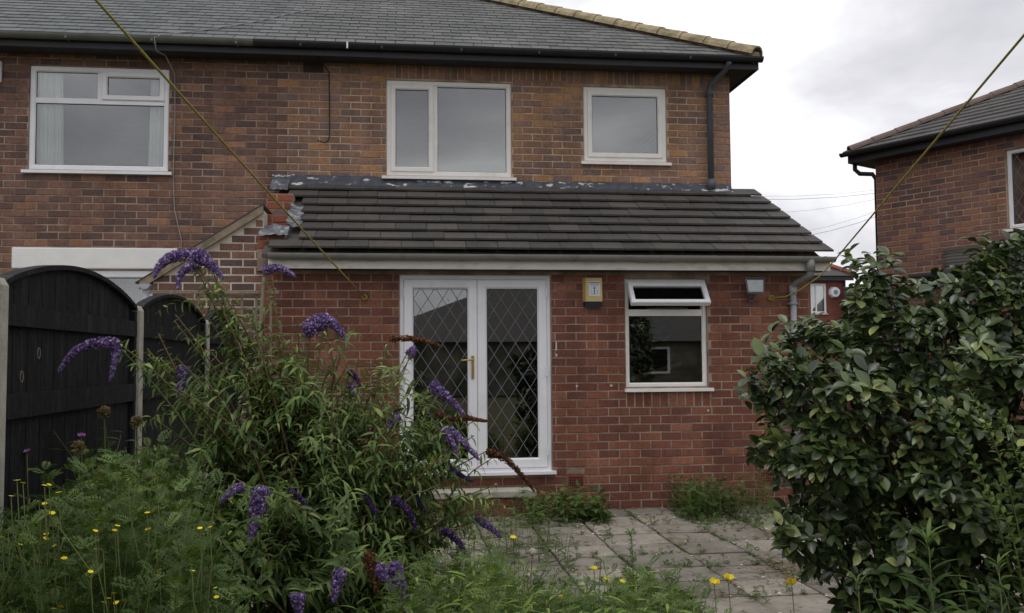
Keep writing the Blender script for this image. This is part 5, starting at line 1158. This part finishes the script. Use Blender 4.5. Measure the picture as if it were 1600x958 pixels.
for px, py, Y, lbl in ((802, 840, -4.4, 'yellow dandelion below the purple spike at the paving edge'), (928, 888, -4.9, 'orange yellow dandelion left of the willowherb in the near bed'), (948, 904, -5.0, 'large yellow dandelion just left of the near willowherb stem'), (973, 909, -5.0, 'yellow dandelion right beside the near willowherb stem'), (879, 933, -5.1, 'yellow dandelion low among the bright green weeds'), (738, 782, -4.4, 'small yellow flower under the drooping brown flower spike'), (1013, 957, -5.3, 'yellow dandelion cut by the bottom edge of the picture')): flower('dandelion', px, py, Y, lbl, .02, 13, .25, M['yellow'], 'dandelions')
for px, py, Y, lbl, r in ((832, 863, -4.9, 'round white dandelion clock on a tall dark stem', .022), (825, 899, -5.1, 'small pale seed head below the dandelion clock', .013), (860, 907, -5.1, 'bare seeding stem right of the dandelion clock', .007), (939, 872, -4.9, 'dark bare stem left of the near willowherb', .005)):
    c = at(px, py, Y); t_ = thing('dandelion_clock', (c[0]-.03, c[1], -.04), lbl, 'flower', 'dandelion seed heads'); mb = MB()
    for _ in range(220):
        o = nrmz(rng.normal(size=3)); u = nrmz(np.cross(o, (.3, .5, .8))); v = np.cross(o, u); s = r*.18; q = c+o*r*random.uniform(.8, 1); mb.poly([tuple(q+u*s), tuple(q+v*s), tuple(q-u*s), tuple(q-v*s)]); 
    mb.tube([tuple(c), tuple(c+UP*r*.3)], r*.35, 6); mb.build('seed_head', M['seed'], t_); mb = MB(); mb.tube([(c[0]-.05, c[1], -.04), (c[0]-.02, c[1], c[2]*.5), tuple(c)], .0025, 5); mb.build('stem', M['wood_stem'], t_)
for px, py, Y, lbl in ((163, 645, -4.7, 'fluffy brown thistle head highest before the black fence'), (157, 748, -5.3, 'pale ragged thistle head low in the feathery weeds'), (213, 660, -4.6, 'brown thistle head in front of the middle concrete post'), (253, 733, -5.0, 'dull brown thistle head left of the purple bush'), (122, 700, -5.0, 'small greenish thistle head at the left before the fence')):
    c = at(px, py, Y); t_ = thing('thistle_head', (c[0], c[1], c[2]-.5), lbl, 'flower', 'thistle seed heads'); mb = MB()
    for _ in range(260):
        o = nrmz(rng.normal(size=3)+UP*.5); u = nrmz(np.cross(o, (.3, .5, .8))); q = c; l = random.uniform(.02, .036); mb.poly([tuple(q+u*.002), tuple(q+o*l+u*.004+rng.normal(size=3)*.004), tuple(q+o*l*1.1), tuple(q+o*l-u*.004), tuple(q-u*.002)])
    mb.build('seed_head', M['thistle'], t_); mb = MB(); mb.tube([(c[0]+.03, c[1], c[2]-.6), (c[0]+.01, c[1], c[2]-.3), tuple(c)], .004, 5); mb.build('stem', M['stem'], t_)
for px, py, Y, lbl in ((24, 717, -5.4, 'mauve weed flower nearest the concrete post at the left edge'), (42, 708, -5.4, 'second mauve weed flower right of the left concrete post'), (127, 683, -5.2, 'single mauve weed flower against the black fence panel')): flower('mauve_flower', px, py, Y, lbl, .02, 9, .7, M['mauve'], 'mauve weed flowers', h=.5)
# ---- litter on the paving
s_ = Scatter(); s2_ = Scatter(); fl = leaf_proto(.5, .1, .1, 3, .5)
for _ in range(700):
    x, y = random.uniform(-.2, 4.3), random.uniform(-4.2, -.1)
    if random.random() < .5: y = random.choice(rows)+random.gauss(0, .04)
    elif random.random() < .5: x = random.choice(cols)+random.gauss(0, .04)
    w = random.random()*6.3; s_.add((x, y, .008), (math.cos(w), math.sin(w), .05), (rng.normal()*.2, rng.normal()*.2, 1), random.uniform(.012, .045), random.random())
for _ in range(1500):
    k = random.random(); x, y = (random.uniform(-.2, 4.3), random.choice(rows)+random.gauss(0, .03)) if k < .35 else (random.choice(cols)+random.gauss(0, .03), random.uniform(-4.2, -.1)) if k < .6 else (3.05+random.gauss(0, .28), -3.0+random.gauss(0, .22))
    w = random.random()*6.3; s2_.add((x, y, .01+.02*random.random()), (math.cos(w), math.sin(w), .1*rng.normal()), (rng.normal()*.3, rng.normal()*.3, 1), random.uniform(.02, .08), random.random(), .5)
tag(s_.joined('pale_litter', fl, M['flake'], None), 'pale flakes and petals scattered on the paving', 'litter', kind='stuff')
tag(s2_.joined('dead_leaf_litter', fl, M['twig'], None), 'brown dead leaves and twigs lying in the paving joints', 'litter', kind='stuff')
